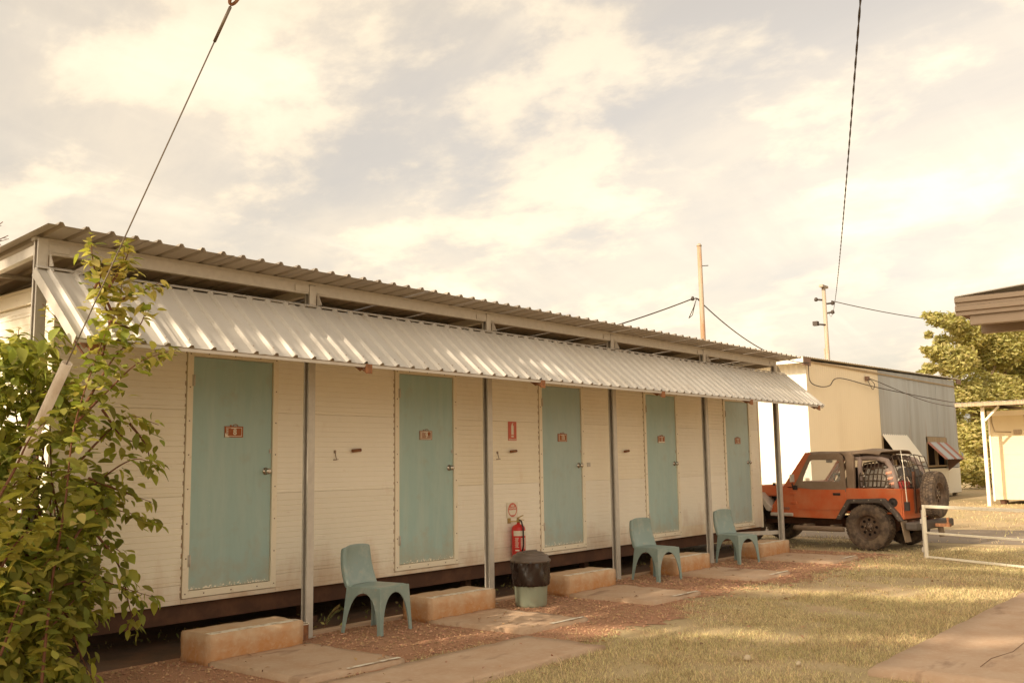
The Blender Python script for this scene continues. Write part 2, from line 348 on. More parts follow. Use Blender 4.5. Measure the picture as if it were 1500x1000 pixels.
M_shedc = mat('cream_shed_sheet', (.80,.70,.53), .6, layers=[dict(s=.8, d=6, st=(1,1,.3), lo=.5, hi=.8, c=(.68,.57,.41), a=.5)], coords='pos')
M_shedg = mat('weathered_grey_sheet', (.445,.465,.475), .5, .1, layers=[dict(s=1.3, d=6, st=(2,1,.12), lo=.4, hi=.7, c=(.345,.345,.34), a=.8), dict(s=1.9, d=6, st=(3,1,.1), lo=.63, hi=.70, c=(.30,.14,.07), a=.6), dict(s=1.1, d=5, st=(2,1,.15), lo=.62, hi=.75, c=(.48,.44,.38), a=.6)], coords='pos')
M_brownpaint = mat('brown_fascia', (.22,.135,.10), .7)
M_redstripe = mat('faded_red_sheet', (.36,.14,.09), .6)
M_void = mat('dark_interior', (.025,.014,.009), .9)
M_timber = mat('old_timber', (.42,.33,.22), .85, layers=[dict(s=4, st=(6,6,.4), lo=.4, hi=.7, c=(.25,.16,.09), a=.8)], coords='pos')
M_polew = mat('pale_steel_pole', (.36,.295,.225), .6, layers=[dict(s=3, d=6, st=(1,1,.35), lo=.5, hi=.66, c=(.40,.26,.16), a=.7)], coords='pos')
M_poler = mat('rust_streaked_pole', (.37,.28,.20), .75, layers=[dict(s=3, d=6, st=(2,2,.5), lo=.48, hi=.62, c=(.36,.19,.10), a=.85)], coords='pos')
M_wire = mat('dark_cable', (.05,.036,.028), .6)
M_steelwire = mat('steel_cable', (.20,.16,.12), .4, .5)
M_pvc = mat('white_conduit', (.66,.56,.44), .5, layers=[dict(s=8, st=(1,1,.4), lo=.45, hi=.7, c=(.45,.33,.22), a=.7)])
M_gate = mat('white_gate_paint', (.80,.73,.58), .5, layers=[dict(s=25, lo=.62, hi=.7, c=(.4,.25,.14), a=.6)])
M_smallshed = mat('cream_shed_boards', (.74,.62,.40), .6, layers=[dict(s=1, st=(1,1,.3), lo=.5, hi=.8, c=(.62,.5,.31), a=.5)], coords='pos')
M_eave = mat('dark_eave_metal', (.30,.225,.16), .5, .3, layers=[dict(s=4, st=(1,.5,5), lo=.5, hi=.7, c=(.30,.23,.16), a=.6)], coords='pos')
M_brass = mat('brass_valve', (.45,.33,.14), .4, .7)
M_rubble = mat('pale_rubble', (.55,.46,.32), .9, layers=[dict(s=8, lo=.4, hi=.7, c=(.4,.2,.1), a=.6)])

# ------------------------------------------------------------------ ground
def sheet(name, pts, z, m, kind='structure'):
    mb = MB(); mb.add([(x, y, z) for x, y in pts], [tuple(range(len(pts)))])
    o = mb.build(name, m, fix=False); o['kind'] = kind; return o
ring = [(600*math.cos(a), 600*math.sin(a)) for a in np.linspace(0, 2*math.pi, 64, endpoint=False)]
sheet('ground', ring, 0, M_ground)
xs = np.linspace(-3, 14.2, 700)
def gedge(x): return -2.25 - .05*math.sin(x*23+2*math.sin(x*5)) - .035*math.sin(x*57+3*math.sin(x*11)) - .02*math.sin(x*131) - .18*math.sin(x*1.3) - .12*math.sin(x*3.7+1) - .06*math.sin(x*9) - (.25 if x > 5.3 and x < 8 else 0)
front = [(x, gedge(x)) for x in xs]
sheet('gravel_bed', front + [(14.3, -.40), (-3, -.40)], .004, M_gravel)
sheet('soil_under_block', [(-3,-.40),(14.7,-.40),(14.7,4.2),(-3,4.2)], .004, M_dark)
sheet('gravel_drive', [(16.9+.2*math.sin(y), y) for y in np.linspace(-14, 3.3, 40)] + [(20.4+.25*math.sin(y*1.4), y) for y in np.linspace(3.3, -14, 40)], .004, M_drive)
mb = MB(); mb.box(3.9, 14.1, -.46, -.38, -.05, .035); mb.build('concrete_kerb', M_concrete, bevel=.008)['kind'] = 'structure'
DOORX = [3.2329, 5.7147, 8.2005, 10.6702, 13.1318]
SLABS = [(2.88,3.84), (5.30,6.24), (7.48,8.46), (9.92,10.90), (12.32,13.30)]
for i, (a, b) in enumerate(SLABS):
    mb = roughbox(a, b, -2.03, -.86, -.05, .042, bev=.010, amp=.006, chip=.03, cell=.06, seed=20+i)
    sk = [random.uniform(-.035,.035) for _ in range(3)]
    mb.v = [(x+sk[0]*(y+1.4)+.0, y+sk[1]*(x-a), z+sk[2]*.25*(x-a)) for x, y, z in mb.v]
    o = mb.build('concrete_slab', M_concrete); o['kind'] = 'structure'
    mb = MB(); E_ = [(x, -2.03+sk[1]*(x-a), .0435+sk[2]*.25*(x-a)) for x in np.linspace(a+.42, b-.03, 7)]
    vs = [(x+sk[0]*-.6, y+.014, z+.006) for x,y,z in E_]+[(x+sk[0]*-.6, y+.05+.02*random.random(), z+.006) for x,y,z in E_]
    mb.add(vs, [(k,k+1,8+k,7+k) for k in range(6)]); mb.build('worn_edge', M_edge, o, fix=False)
roughbox(-4, 5.22, -2.98, -2.13, -.06, .032, bev=.012, amp=.006, chip=.03, cell=.10, seed=31).build('concrete_path', M_concrete)['kind'] = 'structure'
mb = roughbox(5.45, 30, -8.6, -5.0, -.06, .05, bev=.012, amp=.006, chip=.03, cell=.14, seed=33)
mb.v = [(x, y+.0093*(x-5.45)*(1 if y > -6.8 else 0), z) for x, y, z in mb.v]
pv = mb.build('concrete_pavement', M_concrete); pv['kind'] = 'structure'
mb = MB(); P_ = [(5.95+.35*k, -5.62-.012*k+.03*math.sin(k*2.1), .0525) for k in range(22)]
mb.tube(P_, .002, 4); mb.build('crack', M_dark, pv)

# ------------------------------------------------------------------ accommodation block
BX0, BX1, BY1, WZ0, WZ1 = 2.0, 14.38, 3.0, .36, 3.0
blk = thing('accommodation_block', (8.2, 1.5, 0), 'long cream demountable with five sage numbered doors under a zinc roof and awning', 'cabin')
DZ0, DZ1, DW = .465, 2.495, .8487
def ribs(z0, z1, y, pitch=.05, d=.0045, w=.007, seam=True):
    """vertical profile of ribbed sheet between z0 and z1 (y is the face), grooves recessed"""
    p = [(y+.004, z0)] if seam else [(y, z0)]
    p.append((y, z0+.004))
    k = math.ceil((z0+.02)/pitch)
    while k*pitch < z1-.02:
        z = k*pitch; p += [(y, z-w/2), (y+d, z-w*.1), (y+d*.6, z+w*.25), (y, z+w*.6)]; k += 1
    p += [(y, z1-.004), (y+.004, z1)]
    return p
def ribpanel(x0, x1, z0, z1):
    f = ribs(z0, z1, 0); n = len(f); mb = MB()
    vs = [(x0,a,b) for a,b in f]+[(x1,a,b) for a,b in f]+[(x0,.03,z0),(x0,.03,z1),(x1,.03,z0),(x1,.03,z1)]
    fs = [(i,i+1,n+i+1,n+i) for i in range(n-1)]
    fs += [tuple(range(n))+(2*n+1,2*n), tuple(range(n,2*n))+(2*n+3,2*n+2), (0,n,2*n+2,2*n), (n-1,2*n-1,2*n+3,2*n+1), (2*n,2*n+2,2*n+3,2*n+1)]
    mb.add(vs, fs); return mb
FR = .058
spans = []; xa = BX0+.03
for dx in DOORX: spans.append((xa, dx-FR-.006)); xa = dx+DW+FR+.006
spans.append((xa, BX1-.03))
rows = [(WZ0,.52),(.52,1.27),(1.27,2.02),(2.02,2.77),(2.77,2.97)]
for x0, x1 in spans:
    for z0, z1 in rows: ribpanel(x0+.001, x1-.001, z0+.0008, z1-.0008).build('wall_panel', M_wall, blk)
for dx in DOORX:
    ribpanel(dx-FR-.004, dx+DW+FR+.004, WZ0, DZ0-FR-.004).build('wall_panel', M_wall, blk)
    ribpanel(dx-FR-.004, dx+DW+FR+.004, DZ1+FR+.004, 2.769).build('wall_panel', M_wall, blk)
    ribpanel(dx-FR-.004, dx+DW+FR+.004, 2.7708, 2.969).build('wall_panel', M_wall, blk)
# side walls: same sheet turned
for X, s in ((BX0, 1), (BX1, -1)):
    for z0, z1 in rows:
        mb = ribpanel(.034, BY1-.03, z0+.0008, z1-.0008)
        mb.v = [(X+s*a, x, z) if True else 0 for (x, a, z) in mb.v]
        mb.build('wall_panel', M_wall, blk)
mb = MB(); mb.box(BX0+.032, BX1-.032, .032, BY1, WZ0+.002, WZ1-.03); mb.build('wall_core', M_wall, blk)
mb = MB(); mb.box(BX0-.01, BX0+.03, -.008, .032, WZ0-.01, 2.968)
mb.build('corner_trim', M_frame, blk, bevel=.004)
mb = MB(); mb.box(BX1-.03, BX1+.01, -.008, .032, WZ0-.01, 2.968); mb.build('corner_trim', M_frame, blk, bevel=.004)
mb = MB(); mb.box(BX0-.03, BX1+.03, -.03, BY1+.03, 2.97, 3.0); mb.build('roof_cap', M_frame, blk, bevel=.004)
mb = MB(); mb.box(BX0-.035, BX0-.004, -.03, BY1+.03, 2.86, 2.968); mb.build('eave_trim', M_frame, blk, bevel=.004)
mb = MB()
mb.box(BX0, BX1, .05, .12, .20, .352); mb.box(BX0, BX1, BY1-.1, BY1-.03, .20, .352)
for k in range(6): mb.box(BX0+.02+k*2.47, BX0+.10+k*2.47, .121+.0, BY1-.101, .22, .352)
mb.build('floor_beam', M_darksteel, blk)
for k in range(6):
    for y in (.25, BY1-.25):
        mb = MB(); X = BX0+.3+k*2.36; mb.box(X-.1, X+.1, y-.1, y+.1, 0, .06); mb.box(X-.045, X+.045, y-.045, y+.045, .06, .2); mb.build('pier', M_darksteel, blk)
mb = MB(); mb.bar((13.2, .05, .30), (14.05, -.42, .30), .05, .06); mb.build('floor_rail', M_galv, blk)

# doors
def suitcase(mb, cx, cz, y):   # little suitcase number sign; returns after adding outline + handle
    mb.box(cx-.097, cx+.097, y-.008, y-.001, cz-.05, cz+.05, 0)
    for a, b, c, d in ((-.082,.082,.034,.039), (-.082,.082,-.041,-.036), (-.082,-.078,-.036,.034), (.078,.082,-.036,.034)):
        mb.box(cx+a, cx+b, y-.0095, y-.0078, cz+c, cz+d, 1)
    mb.tube([(cx+.016+.026*math.cos(a), y-.005, cz+.05+.017*math.sin(a)) for a in np.linspace(0, math.pi, 9)], .0035, 6, 0)
    mb.box(cx-.04, cx-.025, y-.007, y-.002, cz+.05, cz+.062, 0)
    mb.box(cx-.03, cx+.03, y-.0098, y-.0079, cz+.029, cz+.036, 1)
    for k in range(4): mb.box(cx-.072, cx-.062, y-.0095, y-.0078, cz-.028+k*.015, cz-.018+k*.015, 1)
doorlab = ['door 8 with an unfaded orange number plate','door 9 with a bleached number plate and an orange blob on it','door 10 with an orange number plate','door 11 with a partly bleached number plate','door 12 at the far end of the cabin']
for i, dx in enumerate(DOORX):
    mb = MB(); mb.box(dx+.004, dx+DW-.004, .004, .028, DZ0+.006, DZ1-.004)
    d = mb.build('door', M_door, blk, bevel=.003, label=doorlab[i])
    # frame
    mb = MB(); y0, y1 = -.014, .028
    mb.box(dx-FR, dx, y0, y1, DZ0-FR, DZ1+FR); mb.box(dx+DW, dx+DW+FR, y0, y1, DZ0-FR, DZ1+FR)
    mb.box(dx+.0005, dx+DW-.0005, y0+.001, y1, DZ1, DZ1+FR-.001); mb.box(dx+.0005, dx+DW-.0005, y0+.001, y1, DZ0-FR+.001, DZ0)
    fr = mb.build('door_frame', M_frame, blk, bevel=.0025)
    mb = MB()
    def scr(x, z): mb.lathe([(.0065,0),(.0065,.003),(.003,.005)], (0,0,0), 6, 0, False).xf(Matrix.Translation((x, y0, z)) @ Matrix.Rotation(R(90), 4, 'X'), mb.mark()-18)
    for z in np.linspace(DZ0-.02, DZ1+.02, 8):
        scr(dx-FR*.55, z); scr(dx+DW+FR*.55, z)
    for x in np.linspace(dx+.15, dx+DW-.15, 3): scr(x, DZ1+FR*.5); scr(x, DZ0-FR*.5)
    mb.build('frame_screws', M_screw, fr, kind='stuff')
    mb = MB()                                      # rusty rivet line left of the frame
    z = DZ0-.05
    while z < DZ1+.05: mb.box(dx-FR-.014, dx-FR-.0095, -.003, .002, z, z+random.uniform(.02,.045)); z += random.uniform(.055,.11)
    mb.build('seam_rivets', M_rust, fr, kind='stuff')
    mb = MB(); mb.prism([(.0,2.60),(-.04,2.578),(-.04,2.57),(0,2.575)], 'x', dx-.17, dx+DW+.10)
    mb.box(dx-.178, dx-.16, -.045, -.002, 2.562, 2.592, 1); mb.build('drip_cap', [M_frame, M_rust], blk)
    for z in (2.28, .72):
        mb = MB(); mb.box(dx-.014, dx+.014, -.019, -.0142, z-.05, z+.05); mb.tube([(dx, -.02, z-.05),(dx, -.02, z+.05)], .006, 8); mb.build('hinge', M_galv, d)
    # knob
    mb = MB(); kx = dx+DW-.065
    mb.lathe([(.034,0),(.034,.006),(.014,.008),(.012,.032),(.024,.038),(.029,.05),(.026,.062),(.012,.068)], (0,0,0), 20).xf(Matrix.Translation((kx, .004, 1.475)) @ Matrix.Rotation(R(90), 4, 'X'))
    mb.build('door_handle', M_chrome, d)
    mb = MB(); mb.box(kx+.035, kx+.055, -.004, .003, 1.64, 1.68); mb.lathe([(.009,0),(.009,.006)], (0,0,0), 10).xf(Matrix.Translation((kx+.045, -.004, 1.66)) @ Matrix.Rotation(R(90), 4, 'X'), 8)
    mb.build('door_latch', M_galv, d)
    mb = MB(); cx, cz = dx+.43, 1.835; cx = [3.663, 6.125, 8.632, 11.093, 13.56][i]
    suitcase(mb, cx, cz, .004)
    TM = Matrix.Translation((cx+.008, -.0055, cz-.004)) @ Matrix.Rotation(R(90), 4, 'X')
    mb.text(str(8+i), .075, TM, 1, .0015)
    if i == 1:
        mb.lathe([(.016,0),(.012,.003)], (0,0,0), 12, 2).xf(Matrix.Translation((cx+.045, -.006, cz+.018)) @ Matrix.Rotation(R(90), 4, 'X') @ Matrix.Diagonal((1,1.35,1,1)), mb.mark()-24)
    if i == 0: mb.add([(cx-.095,-.0062,cz-.048),(cx-.05,-.0062,cz-.048),(cx-.07,-.0062,cz-.03),(cx-.095,-.0062,cz-.01)], [(0,1,2,3)], 1)
    if i == 3: mb.box(cx-.09, cx+.09, -.0062, -.0045, cz-.048, cz-.028, 1)
    mb.build('number_plate', [M_fade if i in (1,) else M_plate, M_white, M_plate], d, label='number plate reading %d' % (8+i))

# posts: open C channels
PX = [1.654+2.4781*i for i in range(6)]; PY = -.488
def cchan(mb, x, y, z0, z1, w=.075, d=.075, t=.005, lip=.018):
    a, b = w/2, d/2
    poly = [(-a,-b),(a,-b),(a,b),(-a,b),(-a,b-lip),(-a+t,b-lip),(-a+t,b-t),(a-t,b-t),(a-t,-b+t),(-a+t,-b+t),(-a+t,-b+lip),(-a,-b+lip)]
    mb.prism([(x+u, y+v) for u, v in poly], 'z', z0, z1)
for i, x in enumerate(PX):
    mb = MB(); cchan(mb, x, PY, -.05, 3.20 if i == 0 else 3.178)
    mb.box(x-.07, x+.07, PY-.07, PY+.07, -.03, .008)
    mb.build('post', M_galv, blk)
def roofz(y): return 3.24-.06*(y+.85)
# front beam, purlin, rafters
for i in range(5):
    mb = MB(); x0, x1 = PX[i]+.04, PX[i+1]-.04
    prof = [(-.025,-.05),(.025,-.05),(.025,-.045),(-.02,-.045),(-.02,.045),(.025,.045),(.025,.05),(-.025,.05)]
    mb.prism([(PY+u, 3.142+v*.9) for u, v in prof], 'x', x0, x1); mb.build('roof_beam', M_galv, blk)
    for s, xx in ((1, x0), (-1, x1)): mb = MB(); mb.box(min(xx, xx+s*.16), max(xx, xx+s*.16), PY-.034, PY-.0255, 3.11, 3.168); mb.build('beam_cleat', M_galv, blk, bevel=.002)
    if i == 0: mb = MB(); mb.bar((PX[i]+.10, PY+.04, 2.86), (PX[i]+.46, PY+.04, 3.11), .006, .055); mb.build('knee_brace', M_galv, blk)
for y in (-.468, .75, 2.0, 3.2):
    mb = MB(); zt = roofz(y)-.002; mb.prism([(y-.03, zt-.026),(y+.03, zt-.026),(y+.03, zt),(y-.03, zt)], 'x', 1.60, 14.25); mb.build('purlin', M_galv, blk)
for x in PX:
    mb = MB(); mb.bar((x, PY+.04, roofz(PY)-.09), (x, 3.35, roofz(3.35)-.09), .05, .075); mb.build('rafter', M_galv, blk)
    mb = MB(); mb.box(x-.035, x+.035, 3.27, 3.34, 0, 2.95); mb.build('post', M_galv, blk)
    mb = MB(); mb.bar((x+.045, -.515, 2.945), (x+.045, -1.22, 2.365), .045, .045, 0); n = mb.mark()
    if i: mb.prism([(-1.23,2.362),(-1.10,2.47),(-1.06,2.40),(-1.16,2.335)], 'x', x+.02, x+.026, 1)
    if i: mb.prism([(-1.235,2.395),(-1.235,2.31),(-1.16,2.36)], 'x', x+.027, x+.10, 1)
    mb.build('awning_arm', [M_galv, M_rust], blk)
    mb = MB(); mb.prism([(-.535,3.12),(-.53,3.0),(-.60,2.99)], 'x', x+.042, x+.048); mb.build('awning_bracket', M_galv, blk)
# ribbed sheets
PITCH_R, RH = .19, .0255
def ribsheet(length, n=4, t=.0018):
    prof = [(0, 0)]
    for k in range(n):
        c = (k+.5)*PITCH_R; prof += [(c-.027,0),(c-.011,RH),(c+.011,RH),(c+.027,0)]
    prof.append((n*PITCH_R+.012, .0065)); N = len(prof); mb = MB()
    rows_ = [0, length]
    vs = [(x, y, h) for y in rows_ for x, h in prof] + [(x, y, h-t) for y in rows_ for x, h in prof]
    fs = [(i, i+1, N+i+1, N+i) for i in range(N-1)] + [(2*N+i, 2*N+N+i, 2*N+N+i+1, 2*N+i+1) for i in range(N-1)]
    fs += [(i, 2*N+i, 2*N+i+1, i+1) for i in range(N-1)] + [(N+i, N+i+1, 3*N+i+1, 3*N+i) for i in range(N-1)]
    fs += [(0, N, 3*N, 2*N), (N-1, 3*N-1, 4*N-1, 2*N-1)]
    mb.add(vs, fs); return mb
L = 4.32; me = ribsheet(L).mesh('roof_sheet', M_roofover)
for k in range(17): link('roof_sheet', me, (1.535+k*4*PITCH_R, -.85, roofz(-.85)+random.uniform(0,.0006)), blk, (-math.atan(.06), 0, 0))
AT, AB = Vector((0,-.555,2.962)), Vector((0,-1.225,2.395)); AL = (AB-AT).length; AANG = math.atan2(AT.z-AB.z, AT.y-AB.y)
me = ribsheet(AL).mesh('awning_sheet', M_roof)
NA = 17
for k in range(NA):
    if k == NA-1: me = ribsheet(AL, 3).mesh('awning_sheet', M_roof)
    link('awning_sheet', me, (1.60+k*4*PITCH_R, AB.y, AB.z+random.uniform(0,.001)), blk, (AANG+random.uniform(-.004,.004), 0, 0))
ad = (AB-AT).normalized(); an = Vector((0, -ad.z, ad.y)); an = an if an.z > 0 else -an
mb = MB()                                          # fixing screws along the awning's two battens
for k in range(int(4*NA)-1):
    for d in (.06, AL-.07):
        p = AT + ad*d + an*(RH+.002); x = 1.60+(k+.5)*PITCH_R
        mb.lathe([(.006,0),(.004,.006)], (0,0,0), 6, 0, False).xf(Matrix.Translation((x, p.y, p.z)), mb.mark()-12)
mb.build('roof_screws', M_screw, blk, kind='stuff')
for d, nm in ((.05, 'awning_batten'), (AL-.06, 'awning_batten')):
    p = AT + ad*d - an*.022; mb = MB(); mb.bar((1.62, p.y, p.z), (14.24, p.y, p.z), .04, .036, 0, an); mb.build(nm, M_galv, blk)
for x in (1.585, 14.335):
    mb = MB(); o = AT - an*.02; q = AB - an*.02
    mb.bar((x, o.y, o.z), (x, q.y, q.z), .004, .075, 0, an); mb.build('awning_end_flashing', M_galv, blk)
mb = MB(); mb.prism([(AT.y+.03, AT.z+.036),(AT.y+.03,AT.z+.032),(AT.y-.02,AT.z+.008),(AT.y-.024,AT.z+.012)], 'x', 1.6, 14.33); mb.build('awning_top_flashing', M_roof, blk)
mb = MB(); p = AB; mb.prism([(p.y+.002, p.z-.006),(p.y+.002,p.z-.03),(p.y+.006,p.z-.03),(p.y+.006,p.z-.006)], 'x', 1.6, 14.33); mb.build('awning_front_trim', M_galv, blk)
# wall pegs, hooks, blank switch plate
for x, z in ((5.10,1.668),(7.60,1.66),(10.10,1.662)):
    mb = MB(); mb.tube([(x+.0,.002,z),(x,-.03,z)], .012, 8); mb.tube([(x-.055,-.03,z-.004),(x+.055,-.03,z+.004)], .017, 10); mb.build('wall_peg', M_rust, blk)
for x, z in ((4.84,1.62),(7.33,1.61)):
    mb = MB(); mb.box(x-.012, x+.012, -.006, .001, z+.02, z+.05); mb.tube([(x,-.006,z+.03),(x,-.02,z-.02),(x+.002,-.03,z-.045),(x+.012,-.042,z-.04)], .004, 6); mb.box(x-.018,x+.018,-.008,.001,z-.05,z-.04); mb.build('wall_hook', M_screw, blk)
mb = MB(); mb.box(9.165, 9.235, -.012, .001, 1.455, 1.51); mb.build('switch_plate', M_galv, blk, bevel=.003)

# ------------------------------------------------------------------ steps
steplab = ['dirt stained concrete step below door 8','concrete step below door 9 between chair and bin','concrete step below door 10 right behind the bin','concrete step below door 11 behind the middle chair','concrete step below door 12 behind the farthest chair']
for i, (a, b) in enumerate([(2.87,3.78),(5.29,6.24),(7.49,8.46),(9.86,10.80),(12.45,13.42)]):
    o = roughbox(a, b, -.90, -.50, -.02, .235, seed=i+1).build('concrete_step', M_step); tag(o, steplab[i], 'step', 'concrete steps below the doors')
    mb = MB(); mb.box(a+.03, b-.03, -.885, -.80, .2352, .2375); mb.build('worn_edge', M_edge, o)

# ------------------------------------------------------------------ chairs
def halfarch(w, h, top, foot, n=8):
    """half of a leg-and-apron panel, corner at u=0: u runs towards the panel's middle"""
    p = [(0, 0), (foot, 0)]
    for k in range(n+1):
        a = k/n; p.append((foot + (w-foot)*(1-math.cos(a*math.pi/2))**1.25, (h-top)*math.sin(a*math.pi/2)))
    p += [(w, h), (0, h)]
    return p
def make_chair(loc, rz, label):
    t = thing('plastic_chair', loc, label, 'chair', 'green plastic chairs outside the doors', rz, local=True)
    W, D, H = .205, .195, .42
    # seat: slightly dished panel; front at -y
    nx, ny = 12, 12; mb = MB(); vs = []
    for j in range(ny+1):
        for i in range(nx+1):
            u, v = i/nx*2-1, j/ny; x = u*W; y = -D + v*2*D
            z = H - .018*(1-u*u)*(math.sin(v*math.pi)**.7) - .022*max(0, (.16-v)/.16)**2 - .008*abs(u)**6
            vs.append((x, y, z))
    n1 = len(vs); vs += [(x, y, z-.006) for x, y, z in vs]; w_ = nx+1
    fs = [(j*w_+i, j*w_+i+1, (j+1)*w_+i+1, (j+1)*w_+i) for j in range(ny) for i in range(nx)]
    fs += [tuple(n1+q for q in reversed(f)) for f in fs]
    edge = [i for i in range(w_)] + [j*w_+nx for j in range(1, ny+1)] + [ny*w_+i for i in range(nx-1, -1, -1)] + [j*w_ for j in range(ny-1, 0, -1)]
    fs += [(edge[k], edge[(k+1) % len(edge)], n1+edge[(k+1) % len(edge)], n1+edge[k]) for k in range(len(edge))]
    mb.add(vs, fs, 0, True); mb.build('seat', M_chair, t)
    # backrest: curved shell with returned sides
    mb = MB(); nu, nv = 14, 12; vs = []
    for j in range(nv+1):
        v = j/nv; z = .39 + v*.385; half = W*(1-.10*v*v) - .004
        top = 0 if v < .8 else ((v-.8)/.2)**2*.03
        for i in range(nu+1):
            u = i/nu*2-1; au = abs(u)
            if au > .86: x = math.copysign(half, u); y = -.012 - (au-.86)/.14*-.065*(1-.3*v)
            else: x = u/.86*half; y = -.012 - .0*(1) + .028*(1-(u/.86)**2)*.9
            lean = .03 + .075*v + .03*math.sin(v*math.pi*.9)
            vs.append((x*(1-top*.9), D-.052 + lean + y, z - top*(au**3)))
    n1 = len(vs); w_ = nu+1
    fs = [(j*w_+i, j*w_+i+1, (j+1)*w_+i+1, (j+1)*w_+i) for j in range(nv) for i in range(nu)]
    mb.add(vs, fs, 0, True); o = mb.build('backrest', M_chair, t, fix=False)
    s = o.modifiers.new('thick', 'SOLIDIFY'); s.thickness = .009; s.offset = 0
    o.modifiers.new('sub', 'SUBSURF').render_levels = 1
    # four legs, each an L of two half aprons, splayed
    for sx in (-1, 1):
        for sy in (-1, 1):
            mb = MB()
            mb.prism(halfarch(W, H-.012, .05, .036), 'y', -.004, .004)     # front/back face
            mb.prism(halfarch(D, H-.012, .05, .038), 'x', -.004, .004)
            out = []
            for (u, v, z) in mb.v:
                sp = (1-z/H)**1.3
                x = sx*(W - u + .020*sp); y = sy*(D - v + (.022 if sy < 0 else .05)*sp)
                out.append((x, y, z))
            mb.v = out; mb.build('leg', M_chair, t, bevel=.003)
    return t
ch = make_chair((4.70,-.80,.01), R(8), 'green plastic chair nearest the camera between the door 8 and door 9 steps')
dup(ch, (9.40,-.90,.01), R(-10), 'green plastic chair in front of door 11, right of the bin')
dup(ch, (11.83,-.80,.01), R(-14), 'farthest green plastic chair, in front of door 12')

# ------------------------------------------------------------------ bin
bn = thing('rubbish_bin', (6.74,-.96,.0), 'squat sage bin with black liner bag and brown lid', 'bin')
c = (6.74,-.96,0)
mb = MB(); mb.lathe([(.158,.004),(.164,.012),(.168,.03),(.186,.42),(.192,.46),(.17,.46),(.15,.02)], c, 48, fn=lambda r,z,a: r*(1+(.014 if math.cos(a*12) > .55 and z > .02 else 0)))
mb.build('bin_body', M_bin, bn)
mb = MB(); rr = random.Random(3); ph = [rr.uniform(0,6.3) for _ in range(6)]
def bagf(r, z, a):
    k = max(0, (z-.23)/.22)
    return r + .008*math.sin(a*7+ph[0]+z*22) + .007*math.sin(a*13+ph[1]-z*30)*k + .006*math.sin(a*23+ph[2]+z*40)
mb.lathe([(.180,.225),(.190,.222),(.196,.245),(.200,.30),(.200,.36),(.203,.42),(.205,.465),(.206,.48),(.19,.485)], c, 96, fn=bagf); mb.build('liner_bag', M_bag, bn)
mb = MB(); mb.lathe([(.210,.465),(.217,.465),(.219,.487),(.211,.494),(.198,.50),(.192,.528),(.184,.538),(.155,.545),(.151,.558),(.139,.565),(.05,.572),(.001,.574)], c, 48)
ld = mb.build('bin_lid', M_lid, bn)
mb = MB(); mb.tube([(c[0]-.09,c[1]+.02,.562),(c[0]-.08,c[1]+.02,.576),(c[0]+.08,c[1]-.02,.576),(c[0]+.09,c[1]-.02,.562)], .012, 8); mb.build('lid_grip', M_lid, ld)

# ------------------------------------------------------------------ tin
tn = thing('paint_tin', (3.99,-.60,0), 'small open rusty tin with a worn label at the foot of the post', 'tin')
mb = MB(); mb.lathe([(.058,0),(.060,.004),(.058,.008),(.058,.142),(.061,.146),(.061,.15),(.055,.15),(.054,.02),(.02,.015)], (3.99,-.60,0), 24); mb.build('tin_body', M_rust, tn)
mb = MB(); mb.lathe([(.0625,.144),(.0625,.151),(.053,.151),(.053,.144)], (3.99,-.60,0), 24, ring=True); mb.build('tin_rim', M_white, tn)
mb = MB()
for k in range(3):
    a0 = R(222); vs = [(3.99+.0592*math.cos(a0+da), -.60+.0592*math.sin(a0+da), .02+.04*k+dz) for dz in (0,.033) for da in (-.42,-.14,.14,.42)]
    mb.add(vs, [(0,1,5,4),(1,2,6,5),(2,3,7,6)])
mb.build('tin_label', M_fade, tn, fix=False)

# ------------------------------------------------------------------ extinguisher and signs
ex = thing('fire_extinguisher', (7.585,-.02,.40), 'red fire extinguisher hung on the cream wall behind the bin', 'fire extinguisher')
c = (7.585,-.10,.40)
mb = MB(); mb.lathe([(.07,0),(.08,.005),(.083,.015),(.083,.325),(.078,.35),(.06,.375),(.03,.388),(.02,.395),(.02,.41)], c, 32); mb.build('cylinder', M_red, ex)
mb = MB()
def band(a0, a1, z0, z1, m, r=.0838):
    A = np.linspace(R(a0), R(a1), 10); n = len(A)
    mb.add([(c[0]+r*math.cos(a), c[1]+r*math.sin(a), c[2]+z) for z in (z0,z1) for a in A], [(k,k+1,n+k+1,n+k) for k in range(n-1)], m, True)
band(175, 300, .255, .315, 0); band(190, 225, .08, .095, 0)
for k in range(9): band(188+(k%2)*3, 222-(k*7%9), .12+k*.0135, .126+k*.0135, 0, .0836)
for k in range(10): band(238, 262-(k*5%8), .10+k*.0135, .108+k*.0135, 0, .0836); band(272, 292-(k*3%7), .10+k*.0135, .107+k*.0135, 0, .0836)
mb.build('label', M_white, ex, fix=False)
mb = MB(); mb.lathe([(.022,.405),(.024,.43),(.016,.45),(.012,.46)], c, 14); mb.bar((c[0]-.02,c[1],c[2]+.462),(c[0]+.075,c[1]-.01,c[2]+.49),.022,.008); mb.bar((c[0]-.02,c[1],c[2]+.445),(c[0]+.085,c[1]-.01,c[2]+.435),.022,.008); mb.build('valve_handle', M_brass, ex)
mb = MB(); mb.tube([(c[0]-.01,c[1]-.02,c[2]+.44),(c[0]-.03,c[1]-.07,c[2]+.43),(c[0]-.03,c[1]-.098,c[2]+.35),(c[0]-.03,c[1]-.10,c[2]+.15),(c[0]-.05,c[1]-.085,c[2]+.03)], .0095, 8); mb.build('hose', M_black, ex)
mb = MB(); mb.box(7.50, 7.55, -.012, 0, .80, .86); mb.bar((7.525,-.006,.82),(7.585,-.09,.825),.02,.012); mb.build('wall_bracket', M_brass, ex)
sg = thing('extinguisher_sign', (7.612,0,1.79), 'small red wall sign with a white extinguisher pictogram', 'sign')
